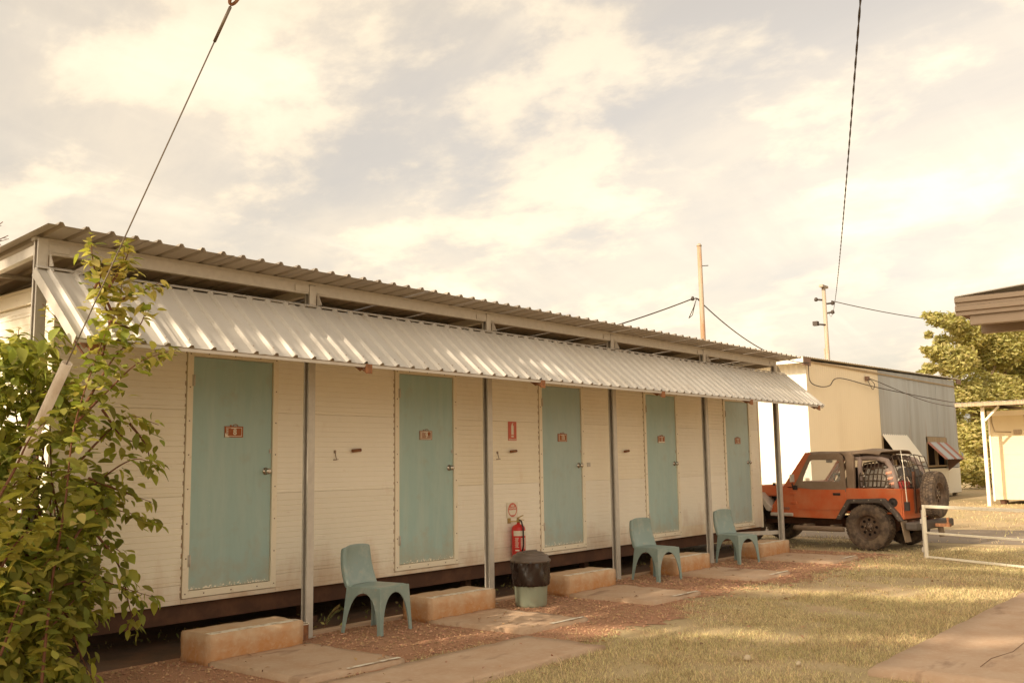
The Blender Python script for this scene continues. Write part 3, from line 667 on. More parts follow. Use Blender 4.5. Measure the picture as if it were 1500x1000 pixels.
mb = MB(); mb.box(7.535, 7.69, -.006, -.001, 1.79, 2.02); mb.build('sign_board', M_signred, sg)
mb = MB(); y = -.0068
mb.plates([[(-.022,-.055),(.022,-.055),(.022,.05),(.014,.062),(.007,.068),(.007,.078),(.02,.085),(.018,.09),(-.007,.084),(-.014,.066),(-.022,.05)]], .001, Matrix.Translation((7.612,y,1.915)) @ Matrix.Rotation(R(90),4,'X'))
mb.plates([[(-.022,0),(.022,0),(.022,.018),(-.022,.018)]], .001, Matrix.Translation((7.612,y,1.83)) @ Matrix.Rotation(R(90),4,'X'))
mb.box(7.545,7.68,-.0072,-.0061,1.797,1.812); mb.build('pictogram', M_white, sg)
mb = MB(); mb.text('FIRE EXTINGUISHER', .0135, Matrix.Translation((7.612,-.0076,1.8045)) @ Matrix.Rotation(R(90),4,'X'), 0, .0003); mb.build('sign_text', M_signred, sg)
sg = thing('powder_sign', (7.58,0,.87), 'white wall sign with a red oval above the extinguisher', 'sign')
mb = MB(); mb.box(7.485, 7.685, -.012, -.006, .868, 1.045); mb.box(7.50,7.67,-.006,0,.88,1.03); mb.build('sign_board', M_white, sg)
mb = MB(); el = lambda rx, rz: [(rx*math.cos(a), rz*math.sin(a)) for a in np.linspace(0, 2*math.pi, 36, endpoint=False)]
RM = Matrix.Translation((7.585,-.0128,.957)) @ Matrix.Rotation(R(90),4,'X')
mb.plates([el(.083,.083), [(.07*math.cos(a), max(-.062,.07*math.sin(a)) if math.sin(a) < .05 else .004) for a in np.linspace(0, -math.pi, 20)]], .001, RM); mb.build('red_oval', M_signred, sg)
mb = MB(); mb.text('ABE', .038, Matrix.Translation((7.585,-.0138,1.005)) @ Matrix.Rotation(R(90),4,'X'), 0, .0004); mb.text('POWDER', .03, Matrix.Translation((7.585,-.0138,.975)) @ Matrix.Rotation(R(90),4,'X'), 0, .0004); mb.build('sign_text', M_white, sg)

# ------------------------------------------------------------------ off-road car (local frame: x right, y forward, z up, rear axle at the origin)
car = thing('off_road_car', (15.47,-1.79,0), 'dusty orange open-backed off-road car with canvas top and rear spare wheel', 'car', None, R(-4.8), local=True)
PYZ = Matrix(((0,0,1,0),(1,0,0,0),(0,1,0,0),(0,0,0,1)))          # local XY outline -> (y,z) plane, thickness along x
def yz(x): return Matrix.Translation((x,0,0)) @ PYZ
mb = MB()
side = [(-.56,1.0),(1.50,1.015),(1.62,.90),(1.80,.66),(1.80,.52),(.52,.50),(.45,.60),(.29,.80),(-.27,.82),(-.46,.60),(-.50,.52),(-.56,.52)]
for sx in (-1, 1): mb.plates([side], .03, yz(sx*.745))
mb.box(-.73,.73,-.575,-.545,.52,1.0)                                # tailgate
mb.box(-.73,.73,-.545,1.5,.60,.63); mb.box(-.73,.73,1.47,1.52,.63,1.03)
mb.box(-.76,-.69,-.575,1.5,.996,1.014); mb.box(.69,.76,-.575,1.5,.996,1.014)
# cowl, bonnet, engine bay
mb.add([(-.72,1.50,1.03),(.72,1.50,1.03),(.66,1.72,1.075),(-.66,1.72,1.075),(-.72,1.50,.6),(.72,1.50,.6),(.66,1.72,.6),(-.66,1.72,.6)], [(0,1,2,3),(0,3,7,4),(1,5,6,2),(2,6,7,3),(4,7,6,5),(0,4,5,1)])
body = mb.build('body', M_paint, car, bevel=.012)
mb = MB(); mb.text('Jeep', .085, Matrix.Translation((-.7625,1.50,.665)) @ Matrix(((0,0,-1,0),(-1,0,0,0),(0,1,0,0),(0,0,0,1))), 0, .001); mb.build('emblem', M_brownpaint, body)
mb = MB(); mb.add([(-.66,1.722,1.075),(.66,1.722,1.075),(.53,2.78,1.03),(-.53,2.78,1.03),(-.66,1.722,.86),(.66,1.722,.86),(.53,2.78,.86),(-.53,2.78,.86)], [(0,1,2,3),(0,3,7,4),(1,5,6,2),(2,6,7,3),(4,7,6,5),(0,4,5,1)])
hood = mb.build('bonnet', M_paint, car, bevel=.03, seg=3)
for sx in (-1,1):
    mb = MB(); mb.box(sx*.64-.02, sx*.64+.02, 1.76, 1.80, 1.05, 1.10); mb.build('bonnet_catch', M_black, hood)
mb = MB(); mb.box(-.50,.50,1.70,2.77,.45,.858); mb.build('engine_bay', M_black, car)
mb = MB(); slots = [[(-.24+k*.08-.022,-.13),(-.24+k*.08+.022,-.13),(-.24+k*.08+.022,.10),(-.24+k*.08-.022,.10)] for k in range(7)]
mb.plates([[(-.56,-.2),(.56,-.2),(.56,.17),(-.56,.17)]]+slots, .04, Matrix.Translation((0,2.80,.86)) @ Matrix.Rotation(R(90),4,'X')); mb.build('grille', M_paint, car, bevel=.005)
for sx in (-1,1):
    mb = MB(); mb.lathe([(.085,0),(.085,.02),(.07,.035),(.001,.045)], (0,0,0), 20).xf(Matrix.Translation((sx*.40,2.818,.90)) @ Matrix.Rotation(R(-90),4,'X')); mb.build('headlight', M_chrome, car)
    mb = MB(); mb.prism([(1.80,.60),(1.86,.62),(2.02,.885),(2.72,.885),(2.80,.82),(2.80,.86),(2.74,.93),(1.98,.93),(1.76,.68)], 'x', *sorted((sx*.52, sx*.83))); mb.build('front_flare', M_trim if sx > 0 else M_galv, car, bevel=.015)
    # rear flare
    fl = [(.55,.50),(.33,.835),(-.30,.86),(-.52,.62),(-.585,.50),(-.52,.49),(-.44,.60),(-.25,.78),(.28,.765),(.47,.49)]
    mb = MB(); mb.prism(fl, 'x', *sorted((sx*.755, sx*.85))); rf = mb.build('rear_flare', M_trim, car, bevel=.014)
    mb = MB()
    for y, z in ((.48,.57),(.38,.72),(.20,.815),(-.05,.825),(-.26,.83),(-.41,.70),(-.51,.58)): mb.lathe([(.014,0),(.008,.008)], (0,0,0), 6, 0, False).xf(Matrix.Translation((sx*.851,y,z)) @ Matrix.Rotation(sx*R(90),4,'Y'), mb.mark()-12)
    mb.build('flare_bolts', M_chrome, rf, kind='stuff')
    mb = MB(); mb.tube([(sx*.80,.42,.335),(sx*.83,.50,.335),(sx*.83,1.25,.335),(sx*.80,1.33,.335)], .045, 10); mb.box(*sorted((sx*.50,sx*.82)),.60,.66,.33,.40); mb.box(*sorted((sx*.50,sx*.82)),1.10,1.16,.33,.40); mb.build('side_step', M_cloth, car)
    mb = MB(); mb.box(*sorted((sx*.765,sx*.80)),1.36,1.80,.525,.585); mb.build('sill_trim', M_galv, car, bevel=.015)
    mb = MB(); mb.prism([(-.56,.50),(-.545,.50),(-.60,.16),(-.615,.165)], 'x', *sorted((sx*.60,sx*.82))); mb.build('mud_flap', M_bark, car)
    mb = MB(); mb.box(*sorted((sx*.62,sx*.72)),-.60,-.577,.66,.80); mb.build('tail_light', M_lens, car, bevel=.01)
    # doors
    low = [(.385,.99)]+[(.385+.10*(1-math.cos(a)),.65+.10*(1-math.sin(a))) for a in np.linspace(0,math.pi/2,6)]+[(1.33-.10*(1-math.sin(a)),.65+.10*(1-math.cos(a))) for a in np.linspace(0,math.pi/2,6)]+[(1.33,.99)]
    mb = MB(); mb.plates([low], .02, yz(sx*.763)); d = mb.build('door', M_paint, car, bevel=.006)
    mb = MB(); mb.box(*sorted((sx*.772,sx*.79)),.47,.60,.895,.935); mb.build('door_handle', M_black, d, bevel=.006)
    for zz_ in (.76,.92):
        mb = MB(); mb.box(*sorted((sx*.770,sx*.785)),1.28,1.40,zz_-.02,zz_+.02); mb.build('door_hinge', M_paint, d, bevel=.004)
    outer = [(1.33,1.02),(1.29,1.10),(1.01,1.585),(.47,1.60),(.40,1.55),(.37,1.02),(.375,.955),(.86,.945),(1.04,1.0)]
    hole = [(1.17,1.135),(1.15,1.20),(1.02,1.46),(.97,1.50),(.53,1.505),(.47,1.46),(.455,1.17),(.49,1.125)]
    mb = MB(); mb.plates([outer, hole], .03, yz(sx*.752)); u = mb.build('upper_door', M_cloth, car, bevel=.006)
    mb = MB(); mb.plates([hole], .006, yz(sx*.752)); mb.build('window', M_glass, u)
    mb = MB(); mb.tube([(sx*.76,1.30,1.02),(sx*.86,1.30,1.03),(sx*.90,1.29,1.10)], .012, 8); mb.box(*sorted((sx*.765,sx*.80)),1.26,1.34,.985,1.06); n=mb.mark(); mb.box(*sorted((sx*.84,sx*.96)),1.27,1.30,1.12,1.25,1); mb.build('mirror', [M_black, M_trim if sx > 0 else M_galv], car, bevel=.01)
    # cloth pillar behind the door and padded sport bar
    mb = MB(); mb.prism([(.365,1.0),(.235,1.0),(.22,1.52),(.27,1.615),(.50,1.62),(.42,1.58),(.375,1.52)], 'x', *sorted((sx*.66,sx*.74))); mb.build('canvas_pillar', M_cloth, car, bevel=.02)
    mb = MB(); mb.tube([(sx*.60,.17,.63),(sx*.62,.17,1.0),(sx*.62,.17,1.40),(sx*.59,.17,1.50),(sx*.50,.17,1.545)], .04, 10); mb.build('roll_bar', M_pad, car)
    mb = MB(); mb.tube([(sx*.58,.17,1.51),(sx*.58,-.10,1.515),(sx*.58,-.28,1.46),(sx*.60,-.36,1.34),(sx*.63,-.44,1.0),(sx*.63,-.46,.8)], [.042,.042,.05,.045,.042,.042], 10); mb.build('roll_bar', M_pad, car)
    mb = MB(); mb.tube([(sx*.57,.17,1.51),(sx*.57,1.05,1.53)], .035, 10); mb.build('roll_bar', M_pad, car)
mb = MB(); mb.tube([(-.50,.17,1.545),(.50,.17,1.545)], .04, 10); mb.build('roll_bar', M_pad, car)
# windscreen
mb = MB(); WM = Matrix.Translation((0,1.49,1.035)) @ Matrix.Rotation(R(90)+math.atan2(.42,.56)-R(0),4,'X')
a_ = math.hypot(.42,.575)
mb.plates([[(-.72,0),(.72,0),(.68,a_),(-.68,a_)],[(-.64,.09),(.64,.09),(.61,a_-.07),(-.61,a_-.07)]], .045, WM); [mb.plates([[(1.56,1.03),(1.36,1.03),(1.00,1.605),(1.10,1.625)]], .03, yz(q*.715)) for q in (-1,1)]; ws = mb.build('windscreen_frame', M_paint, car, bevel=.008)
mb = MB(); mb.plates([[(-.64,.09),(.64,.09),(.61,a_-.07),(-.61,a_-.07)]], .006, WM); mb.build('windscreen', M_glass, ws)
mb = MB(); mb.box(-.08,.14,1.03,1.05,1.44,1.50); mb.build('inner_mirror', M_black, ws, bevel=.01)
# canvas top
mb = MB(); nx, ny = 16, 24; vs = []
for j in range(ny+1):
    v = j/ny; y = 1.11 - v*1.30
    for i in range(nx+1):
        u = i/nx*2-1
        bul = .035*math.exp(-((y-.05)/.30)**2) + .012*math.sin(v*19+u*2)*(.4+.6*v) - .015*math.exp(-((y-.45)/.12)**2)
        z = 1.622 + bul*(1-.6*u*u) - .05*max(0, abs(u)-.86)/.14 - .02*v**6
        vs.append((u*(.70-.04*v), y, z))
w_ = nx+1; mb.add(vs, [(j*w_+i, j*w_+i+1, (j+1)*w_+i+1, (j+1)*w_+i) for j in range(ny) for i in range(nx)], 0, True)
o = mb.build('canvas_top', M_cloth, car, fix=False); s = o.modifiers.new('thick','SOLIDIFY'); s.thickness = .016
mb = MB(); mb.box(-.69,.69,1.06,1.13,1.585,1.625); mb.build('top_header', M_cloth, car, bevel=.012)
# seats, dash, wheel
for x in (-.33,.33):
    mb = MB(); mb.box(x-.24,x+.24,.45,.95,.63,.85); mb.add([(x-.23,.50,.84),(x+.23,.50,.84),(x+.23,.62,.84),(x-.23,.62,.84),(x-.17,.34,1.36),(x+.17,.34,1.36),(x+.17,.43,1.36),(x-.17,.43,1.36)], [(3,2,1,0),(4,5,6,7),(0,1,5,4),(1,2,6,5),(2,3,7,6),(3,0,4,7)]); mb.build('seat', M_trim, car, bevel=.05, seg=3)
mb = MB(); mb.box(-.70,.70,1.25,1.46,.88,1.085); mb.build('dashboard', M_trim, car, bevel=.03)
mb = MB(); pts = [(.17*math.cos(a),.17*math.sin(a),0) for a in np.linspace(0,2*math.pi,25)]
mb.tube(pts, .014, 8); mb.tube([(-.16,0,0),(.16,0,0)], .012, 6); mb.tube([(0,0,0),(0,-.16,0)], .012, 6); mb.tube([(0,0,0),(0,0,-.3)], .02, 8)
mb.xf(Matrix.Translation((.36,1.02,1.09)) @ Matrix.Rotation(R(62),4,'X')); mb.build('steering_wheel', M_black, car)
mb = MB(); mb.lathe([(.075,0),(.075,.006),(.062,.007),(.06,-.012),(.03,-.010),(.028,.004),(.001,.006)], (0,0,0), 24).xf(Matrix.Translation((-.762,-.42,.79)) @ Matrix.Rotation(R(-90),4,'Y')); mb.build('fuel_cap', M_black, car)
mb = MB(); mb.box(-.78,.78,-.79,-.60,.35,.48); bp = mb.build('rear_bumper', M_trim, car, bevel=.025)
mb = MB(); mb.box(-.04,.04,-1.02,-.79,.38,.43); mb.lathe([(.03,0),(.018,.02),(.016,.05),(.026,.07),(.025,.09),(.01,.10)], (0,-.98,.43), 12); mb.tube([(.12,-.80,.40),(.14,-.90,.38),(.06,-.92,.39)],.015,6); mb.build('tow_hitch', M_rust, bp)
mb = MB(); mb.box(-.62,.62,2.80,2.98,.42,.56); mb.build('front_bumper', M_trim, car, bevel=.02)
mb = MB()
for x in (-.38,.38): mb.box(x-.045,x+.045,-.60,2.75,.38,.50)
mb.tube([(-.7,0,.37),(.7,0,.37)], .05, 10); mb.tube([(-.7,2.37,.37),(.7,2.37,.37)], .05, 10); mb.lathe([(.02,-.14),(.11,-.08),(.13,0),(.11,.08),(.02,.14)], (0.15,0,.37), 12); mb.box(-.30,.34,.45,1.25,.33,.5); mb.box(-.4,.4,-.5,-.2,.4,.58)
mb.build('chassis', M_darksteel, car)
mb = MB(); mb.tube([(-.70,-.63,.70),(-.70,-.62,.86),(-.69,-.60,1.30),(-.68,-.565,1.63)], [.011,.009,.007,.004], 6); n = mb.mark(); mb.box(-.735,-.675,-.66,-.59,.66,.80,1); mb.build('whip_aerial', [M_white, M_black], car)
mb = MB(); mb.bar((-.10,-.56,.62),(-.10,-.68,.75),.06,.06); mb.bar((.20,-.56,.95),(.02,-.68,.9),.05,.05); mb.bar((-.28,-.585,.6),(-.28,-.585,1.28),.05,.03); mb.build('wheel_carrier', M_darksteel, car)
def wheel_mesh():
    n = 44; mb = MB(); W, Rr = .13, .385
    prof = [(.205,-.105),(.225,-.125),(.30,-.135),(.350,-.128),(.366,-.112),(.369,-.06),(.369,.06),(.366,.112),(.350,.128),(.30,.135),(.225,.125),(.205,.105)]
    mb.lathe(prof, (0,0,0), 44, ring=True)
    for k in range(n):                      # tread blocks in three rows, shoulder lugs wrap down the side
        a = 2*math.pi*k/n
        for (z0,z1,sh) in ((-.128,-.07,0),(-.055,-.004,.5),(.004,.055,0),(.07,.128,.5)):
            aa = a+sh*2*math.pi/n; da = math.pi/n*.68; tw = .035*(1 if z0 < 0 else -1)
            def P(r, an, z): return (r*math.cos(an), r*math.sin(an), z)
            s0, s1 = aa-da, aa+da
            r1 = Rr-.004*random.random(); ro = r1-.012 if abs(z0) > .1 else r1; ri = r1-.012 if abs(z1) > .1 else r1
            vs = [P(.355,s0,z0),P(.355,s1,z0),P(.355,s1+tw,z1),P(.355,s0+tw,z1),P(ro,s0,z0),P(ro,s1,z0),P(ri,s1+tw,z1),P(ri,s0+tw,z1)]
            mb.add(vs, [(3,2,1,0),(4,5,6,7),(0,1,5,4),(1,2,6,5),(2,3,7,6),(3,0,4,7)])
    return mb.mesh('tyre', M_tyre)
def rim_mesh():
    mb = MB(); mb.lathe([(.20,.10),(.214,.108),(.214,.115),(.20,.112),(.185,.06),(.18,.04),(.175,-.10),(.165,-.10),(.165,.03)], (0,0,0), 32, ring=True)
    circ = lambda r, cx=0, cy=0, n=12: [(cx+r*math.cos(a), cy+r*math.sin(a)) for a in np.linspace(0,2*math.pi,n,endpoint=False)]
    mb.plates([circ(.178,n=32)]+[circ(.026,.122*math.cos(a),.122*math.sin(a)) for a in np.linspace(0,2*math.pi,8,endpoint=False)], .012, Matrix.Translation((0,0,.038)))
    mb.lathe([(.075,.044),(.07,.06),(.042,.062),(.04,.075),(.03,.085),(.001,.088)], (0,0,0), 20)
    for a in np.linspace(0,2*math.pi,5,endpoint=False): mb.lathe([(.013,.06),(.011,.08)], (.056*math.cos(a),.056*math.sin(a),0), 6, 1, False)
    mb.lathe([(.165,-.02),(.10,-.03),(.001,-.03)], (0,0,0), 24, 2)
    return mb.mesh('rim', [M_rim, M_chrome, M_black])
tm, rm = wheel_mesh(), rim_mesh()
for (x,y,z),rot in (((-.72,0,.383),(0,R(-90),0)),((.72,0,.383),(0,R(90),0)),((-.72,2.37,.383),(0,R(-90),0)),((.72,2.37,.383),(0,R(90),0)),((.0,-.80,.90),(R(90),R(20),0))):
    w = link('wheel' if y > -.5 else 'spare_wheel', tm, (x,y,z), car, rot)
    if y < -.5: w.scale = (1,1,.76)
    r_ = link('rim', rm, (0,0,0)); r_.parent = w; r_.location = (0,0,0)
CM = Matrix.Translation((15.47,-1.79,0)) @ Matrix.Rotation(R(-4.8),4,'Z')
# load in the back: things of their own
rr = random.Random(5)
def lump(name, cx, cy, z0, sx, sy, sz, m, label, cat, seed, pw=.6, n=18):
    r5 = random.Random(seed); ph = [r5.uniform(0,6) for _ in range(8)]; mb = MB(); vs = []; P = n//2
    for j in range(P+1):
        t = j/P*math.pi
        for i in range(n):
            a = 2*math.pi*i/n
            cz_, sz_ = math.cos(t), math.sin(t)
            f = 1+.05*math.sin(3*a+ph[0]+t*2)+.045*math.sin(5*a+ph[1])*math.sin(2*t+ph[2])+.03*math.sin(9*a+ph[3]+5*t)
            g = lambda q: math.copysign(abs(q)**pw, q)
            vs.append(CM @ Vector((cx+sx*f*g(sz_)*g(math.cos(a)), cy+sy*f*g(sz_)*g(math.sin(a)), z0+sz*(.5+.5*g(cz_)*f))))
    mb.add(vs, [(j*n+i, j*n+(i+1)%n, (j+1)*n+(i+1)%n, (j+1)*n+i) for j in range(P) for i in range(n)], 0, True)
    o = mb.build(name, m, fix=True); tag(o, label, cat); return o
lump('tarp_bundle', 0,-.07,.66,.60,.31,.70,M_tarp,'grey tarpaulin bundle under the net in the back of the orange car','luggage',1,.5)
lump('duffel_bag', .10,-.36,.64,.50,.12,.68,M_trim,'dark duffel bag squeezed behind the tarpaulin bundle in the orange car','luggage',2,.5)
lump('kit_bag', .05,.12,1.20,.5,.16,.22,M_darksteel,'dark soft bag on top of the tarpaulin load near the roll bar','luggage',6,.7)
mb = MB()
for k, (r, z) in enumerate([(.055,0),(.058,.02),(.058,.3),(.05,.33)]): pass
mb.lathe([(.05,0),(.06,.01),(.06,.30),(.045,.33),(.001,.335)], (0,0,0), 16)
n0 = mb.mark()
for k in range(3): mb.lathe([(.0615,.05+k*.09),(.0615,.09+k*.09)], (0,0,0), 16, 1)
mb.xf(CM @ Matrix.Translation((-.62,-.39,1.02)) @ Matrix.Rotation(R(-14),4,'X'))
mb_fl = M_lens
M_peach = mat('peach_stripe', (.72,.34,.22), .7)
tag(mb.build('striped_roll', [M_pad, M_peach]), 'grey roll with peach stripes strapped behind the roll bar of the orange car', 'roll')
mb = MB(); mb.box(-.14,.14,-.08,.08,0,.13); mb.box(-.08,.08,-.015,.015,.13,.15); mb.xf(CM @ Matrix.Translation((-.42,-.44,.99)))
M_canred = mat('faded_can_red', (.38,.035,.03), .5, layers=[dict(s=12, lo=.5, hi=.7, c=(.30,.09,.06), a=.6)])
jc = mb.build('fuel_can', M_canred, bevel=.02); tag(jc, 'red fuel can at the rear corner of the orange car', 'fuel can')
mb = MB(); mb.tube([CM @ Vector(p) for p in ((-.66,-.36,1.02),(-.60,-.42,1.10),(-.48,-.46,1.20),(-.30,-.47,1.21),(-.26,-.50,1.12),(-.20,-.52,1.06))], .012, 6)
tag(mb.build('pale_strap', M_white), 'pale rope looped over the red fuel can in the car', 'rope')
# cargo net over the load: webbing on a bulging surface, left side, then rear
def netpt(u, v):         # u 0..1 along the car, v 0..1 from tub edge upwards
    y = .15 - u*.50; z = 1.03 + v*(.40 if u < .8 else .36)
    return CM @ Vector((-(.685 - .02*math.sin(v*3) - .30*max(0,v-.45)**1.2 + .015*math.sin(u*9+v*4)), y + .015*math.sin(v*5+u*3), z - .03*math.sin(u*math.pi)*-1*v))
def netrear(u, v):
    return CM @ Vector((-.66+u*1.3, -.40 - .16*(1-v) - .02*math.sin(u*7), 1.02+v*.52+.02*math.sin(u*11)))
mb = MB()
for k in range(8): mb.tube([netpt(k/7, v) for v in np.linspace(0,1,9)], .012, 5)
for k in range(5): mb.tube([netpt(u, k/4*.98+.01) for u in np.linspace(0,1,14)], .012, 5)
for k in range(8): mb.tube([netrear(k/7, v) for v in np.linspace(0,1,8)], .009, 5)
for k in range(4): mb.tube([netrear(u, k/3) for u in np.linspace(0,1,12)], .009, 5)
for u, v in ((.15,.45),(.9,.4),(.15,.02),(.9,.02),(.5,.98)): 
    p = netpt(u,v); mb.lathe([(.001,-.016),(.014,-.008),(.014,.008),(.001,.016)], p, 8, 1)
tag(mb.build('cargo_net', [M_net, M_galv]), 'brown webbing cargo net stretched over the load in the orange car', 'net')

# ------------------------------------------------------------------ big shed behind the car
SX0, SX1, SY, SY1 = 25.12, 39.65, 3.6, 10.0
shed = thing('large_shed', (32,7,0), 'big shed behind the car, white and cream at one end, weathered grey at the other', 'shed')
def topz(x): return 4.33 + (x-SX0)/(SX1-SX0)*.23
def corr(x0, x1, z0, z1a, z1b, Y, pitch=.10, d=.016):
    n = max(2, int((x1-x0)/pitch*2)); xs_ = np.linspace(x0, x1, n+1); mb = MB()
    f = [(x, Y-(d if i % 2 else 0)) for i, x in enumerate(xs_)]
    N = len(f); h = lambda x: z1a+(z1b-z1a)*(x-x0)/(x1-x0)
    vs = [(x,y,z0) for x,y in f]+[(x,y,h(x)) for x,y in f]+[(x0,Y+.03,z0),(x1,Y+.03,z0),(x1,Y+.03,h(x1)),(x0,Y+.03,h(x0))]
    fs = [(i,i+1,N+i+1,N+i) for i in range(N-1)]+[(2*N,2*N+1,2*N+2,2*N+3), tuple(range(N))+(2*N+1,2*N), tuple(range(N,2*N))+(2*N+2,2*N+3)]
    mb.add(vs, fs); return mb
def turn(mb):              # a sheet built along X at y=SY becomes one along Y at x=SX0
    mb.v = [(SX0 + (y-SY), SY + (x-SX0), z) for x,y,z in mb.v]; return mb
x = SX0
for w in (2.45,2.35,.95): corr(x+.004, x+w-.004, .12, topz(x), topz(x+w), SY, .16, .006).build('cream_sheet', M_shedc, shed); x += w
corr(x+.004, 30.96, .12, topz(x), topz(30.96), SY-.004, .16, .006).build('cream_sheet', M_shedc, shed)
gx = [30.97,31.75,32.5,33.3,34.1,34.85,35.62,36.4,37.2,38.0,38.8,SX1]
for a, b in zip(gx[:-1], gx[1:]):
    z0 = 1.12
    if a > 30.9 and b < 33.6 : parts = [(z0,1.16),(2.26,None)]
    elif 35.5 < a and b < 38.3: parts = [(z0,1.16),(2.28,None)]
    else: parts = [(z0,None)]
    for p0, p1 in parts:
        if p1 is None: corr(a+.003, b-.003, p0, topz(a)-random.uniform(0,.01), topz(b), SY-.01*random.random(), .076, .014).build('grey_sheet', M_shedg, shed)
for a, b in ((30.97,32.6),(32.6,34.15),(34.15,36.0),(36.0,38.0),(38.0,SX1)):
    mb = MB(); mb.box(a+.01, b-.01, SY-.02, SY+.01, .14, 1.10); mb.build('lower_panel', M_shedw, shed, bevel=.006)
for k in range(9):
    turn(corr(SX0+k*.9+.004, SX0+(k+1)*.9-.004, .12, 4.33, 4.33, SY, .15, .02)).build('white_sheet', M_shedw, shed)
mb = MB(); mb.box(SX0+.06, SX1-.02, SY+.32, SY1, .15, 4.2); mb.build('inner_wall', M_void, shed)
mb = MB(); mb.box(SX1-.03, SX1, SY+.02, SY1, .12, 4.5); mb.box(SX0+.04, SX1, SY1, SY1+.03, .12, 4.3); mb.build('rear_wall', M_shedg, shed)
for k in range(20):
    a = SX0-.55+k*.76; b = a+.76; mb = MB()
    n = 10; f = [(a+(b-a)*i/n, .022*(i % 2)) for i in range(n+1)]; N = n+1
    if a > SX1+.4: break
    tz = lambda x, y: 4.40 + (x-SX0)/(SX1-SX0)*.22 + (y-SY)*.012
    vs = [(x,y,tz(x,y)+h) for y in (SY-.16, SY1+.2) for x,h in f]+[(x,y,tz(x,y)+h-.004) for y in (SY-.16,SY1+.2) for x,h in f]
    mb.add(vs, [(i,i+1,N+i+1,N+i) for i in range(n)]+[(2*N+i,3*N+i,3*N+i+1,2*N+i+1) for i in range(n)]+[(i,2*N+i,2*N+i+1,i+1) for i in range(n)]); mb.build('roof_sheet', M_roof, shed)
mb = MB(); mb.box(SX0-.55, SX0-.51, SY-.15, SY1, 4.22, 4.38); mb.build('white_fascia', M_shedw, shed)
mb = MB(); mb.box(SX0-.50, SX0+.02, SY-.14, SY-.10, 4.16, 4.385); mb.build('brown_fascia', M_brownpaint, shed)
mb = MB(); mb.box(SX1-.02, SX1+.55, SY-.14, SY-.10, 4.42, 4.62); mb.build('brown_fascia', M_brownpaint, shed)
mb = MB(); mb.box(SX0+.02, SX1, SY-.05, SY-.032, 4.28, 4.33); mb.build('eave_strip', M_timber, shed)
for k in range(7):
    mb = MB(); mb.box(SX0+.4+k*2.3, SX0+.55+k*2.3, SY+.1, SY+.25, 0, .2); mb.build('stump', M_timber, shed)
def hatch(x0, x1, zt, zb, yb, m, stripe=None, strip=None):
    n = int((x1-x0)/.095); n += n % 2; mb = MB(); f = [(x0+(x1-x0)*i/n, strip*(i % 2)) for i in range(n+1)]; N = n+1
    vs = [(x,SY-.03,zt+h) for x,h in f]+[(x,yb,zb+h) for x,h in f]+[(x,SY-.03,zt+h-.006) for x,h in f]+[(x,yb,zb+h-.006) for x,h in f]
    mb.add(vs, [(i,i+1,N+i+1,N+i) for i in range(n)]+[(2*N+i,3*N+i,3*N+i+1,2*N+i+1) for i in range(n)]+[(i,2*N+i,2*N+i+1,i+1) for i in range(n)]+[(N+i,N+i+1,3*N+i+1,3*N+i) for i in range(n)]+[(0,N,3*N,2*N),(N-1,3*N-1,4*N-1,2*N-1)])
    if stripe:
        for q, fi in enumerate(range(len(mb.f))): 
            i = mb.f[fi][0] % N
            if (i/n*1.0) % .42 < .13: mb.m[fi] = 1
    mb.build('window_awning', [m, M_redstripe], shed)
    for xx in (x1-.06,): mb = MB(); mb.bar((xx,SY-.02,1.25),(xx,yb+.05,zb-.01),.03,.03); mb.build('awning_stay', M_timber, shed)
    fr = MB(); fr.box(x0+.0,x0+.06,SY-.03,SY+.1,1.16,2.25); fr.box(x1-.06,x1,SY-.03,SY+.1,1.16,2.25); fr.box(x0+.06,x1-.06,SY-.03,SY+.1,1.16,1.22); fr.box((x0+x1)/2-.03,(x0+x1)/2+.03,SY-.02,SY+.09,1.22,2.2); wf = fr.build('window', M_timber, shed)
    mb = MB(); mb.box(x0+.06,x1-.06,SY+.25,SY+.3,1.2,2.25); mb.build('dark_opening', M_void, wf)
hatch(30.99, 33.5, 2.27, 1.37, 2.98, M_shedw, None, .052)
hatch(35.64, 38.1, 2.06, 1.43, 2.96, M_shedg, True, .03)
mb = MB(); mb.box(35.64, 38.0, SY-.03, SY, 2.07, 2.27); mb.build('window_lintel', M_timber, shed)
mb = MB(); mb.add([(38.02,SY-.04,2.0),(38.02,SY-.04,1.0),(38.02,3.0,1.44),(38.05,SY-.04,2.0),(38.05,SY-.04,1.0),(38.05,3.0,1.44)], [(0,1,2),(5,4,3),(0,3,4,1),(1,4,5,2),(2,5,3,0)]); mb.build('awning_cheek', M_brownpaint, shed)
mb = MB(); mb.box(SX0+4.6, SX0+4.75, SY-.12, SY-.02, 4.0, 4.14); mb.build('junction_box', M_brownpaint, shed)
mb = MB(); mb.box(24.2, 24.5, 3.4, 10, .0, 1.0); tag(mb.build('low_wall', M_shedc, bevel=.02), 'low cream wall in front of the sunlit white end of the big shed', 'wall')

# ------------------------------------------------------------------ poles and wires
def wire(name, pts, r, m, label, sag=0, n=16, cat='cable'):
    P = [Vector(p) for p in pts]; out = []
    for a, b in zip(P[:-1], P[1:]):
        for k in range(n): 
            t = k/n; q = a.lerp(b, t); q.z -= sag*4*t*(1-t); out.append(q)
    out.append(P[-1]); mb = MB(); mb.tube(out, r, 6); o = mb.build(name, m); return tag(o, label, cat)
pl = thing('steel_pole', (17.3,2.6,0), 'thin rust streaked steel pole rising behind the cabin roof', 'pole')

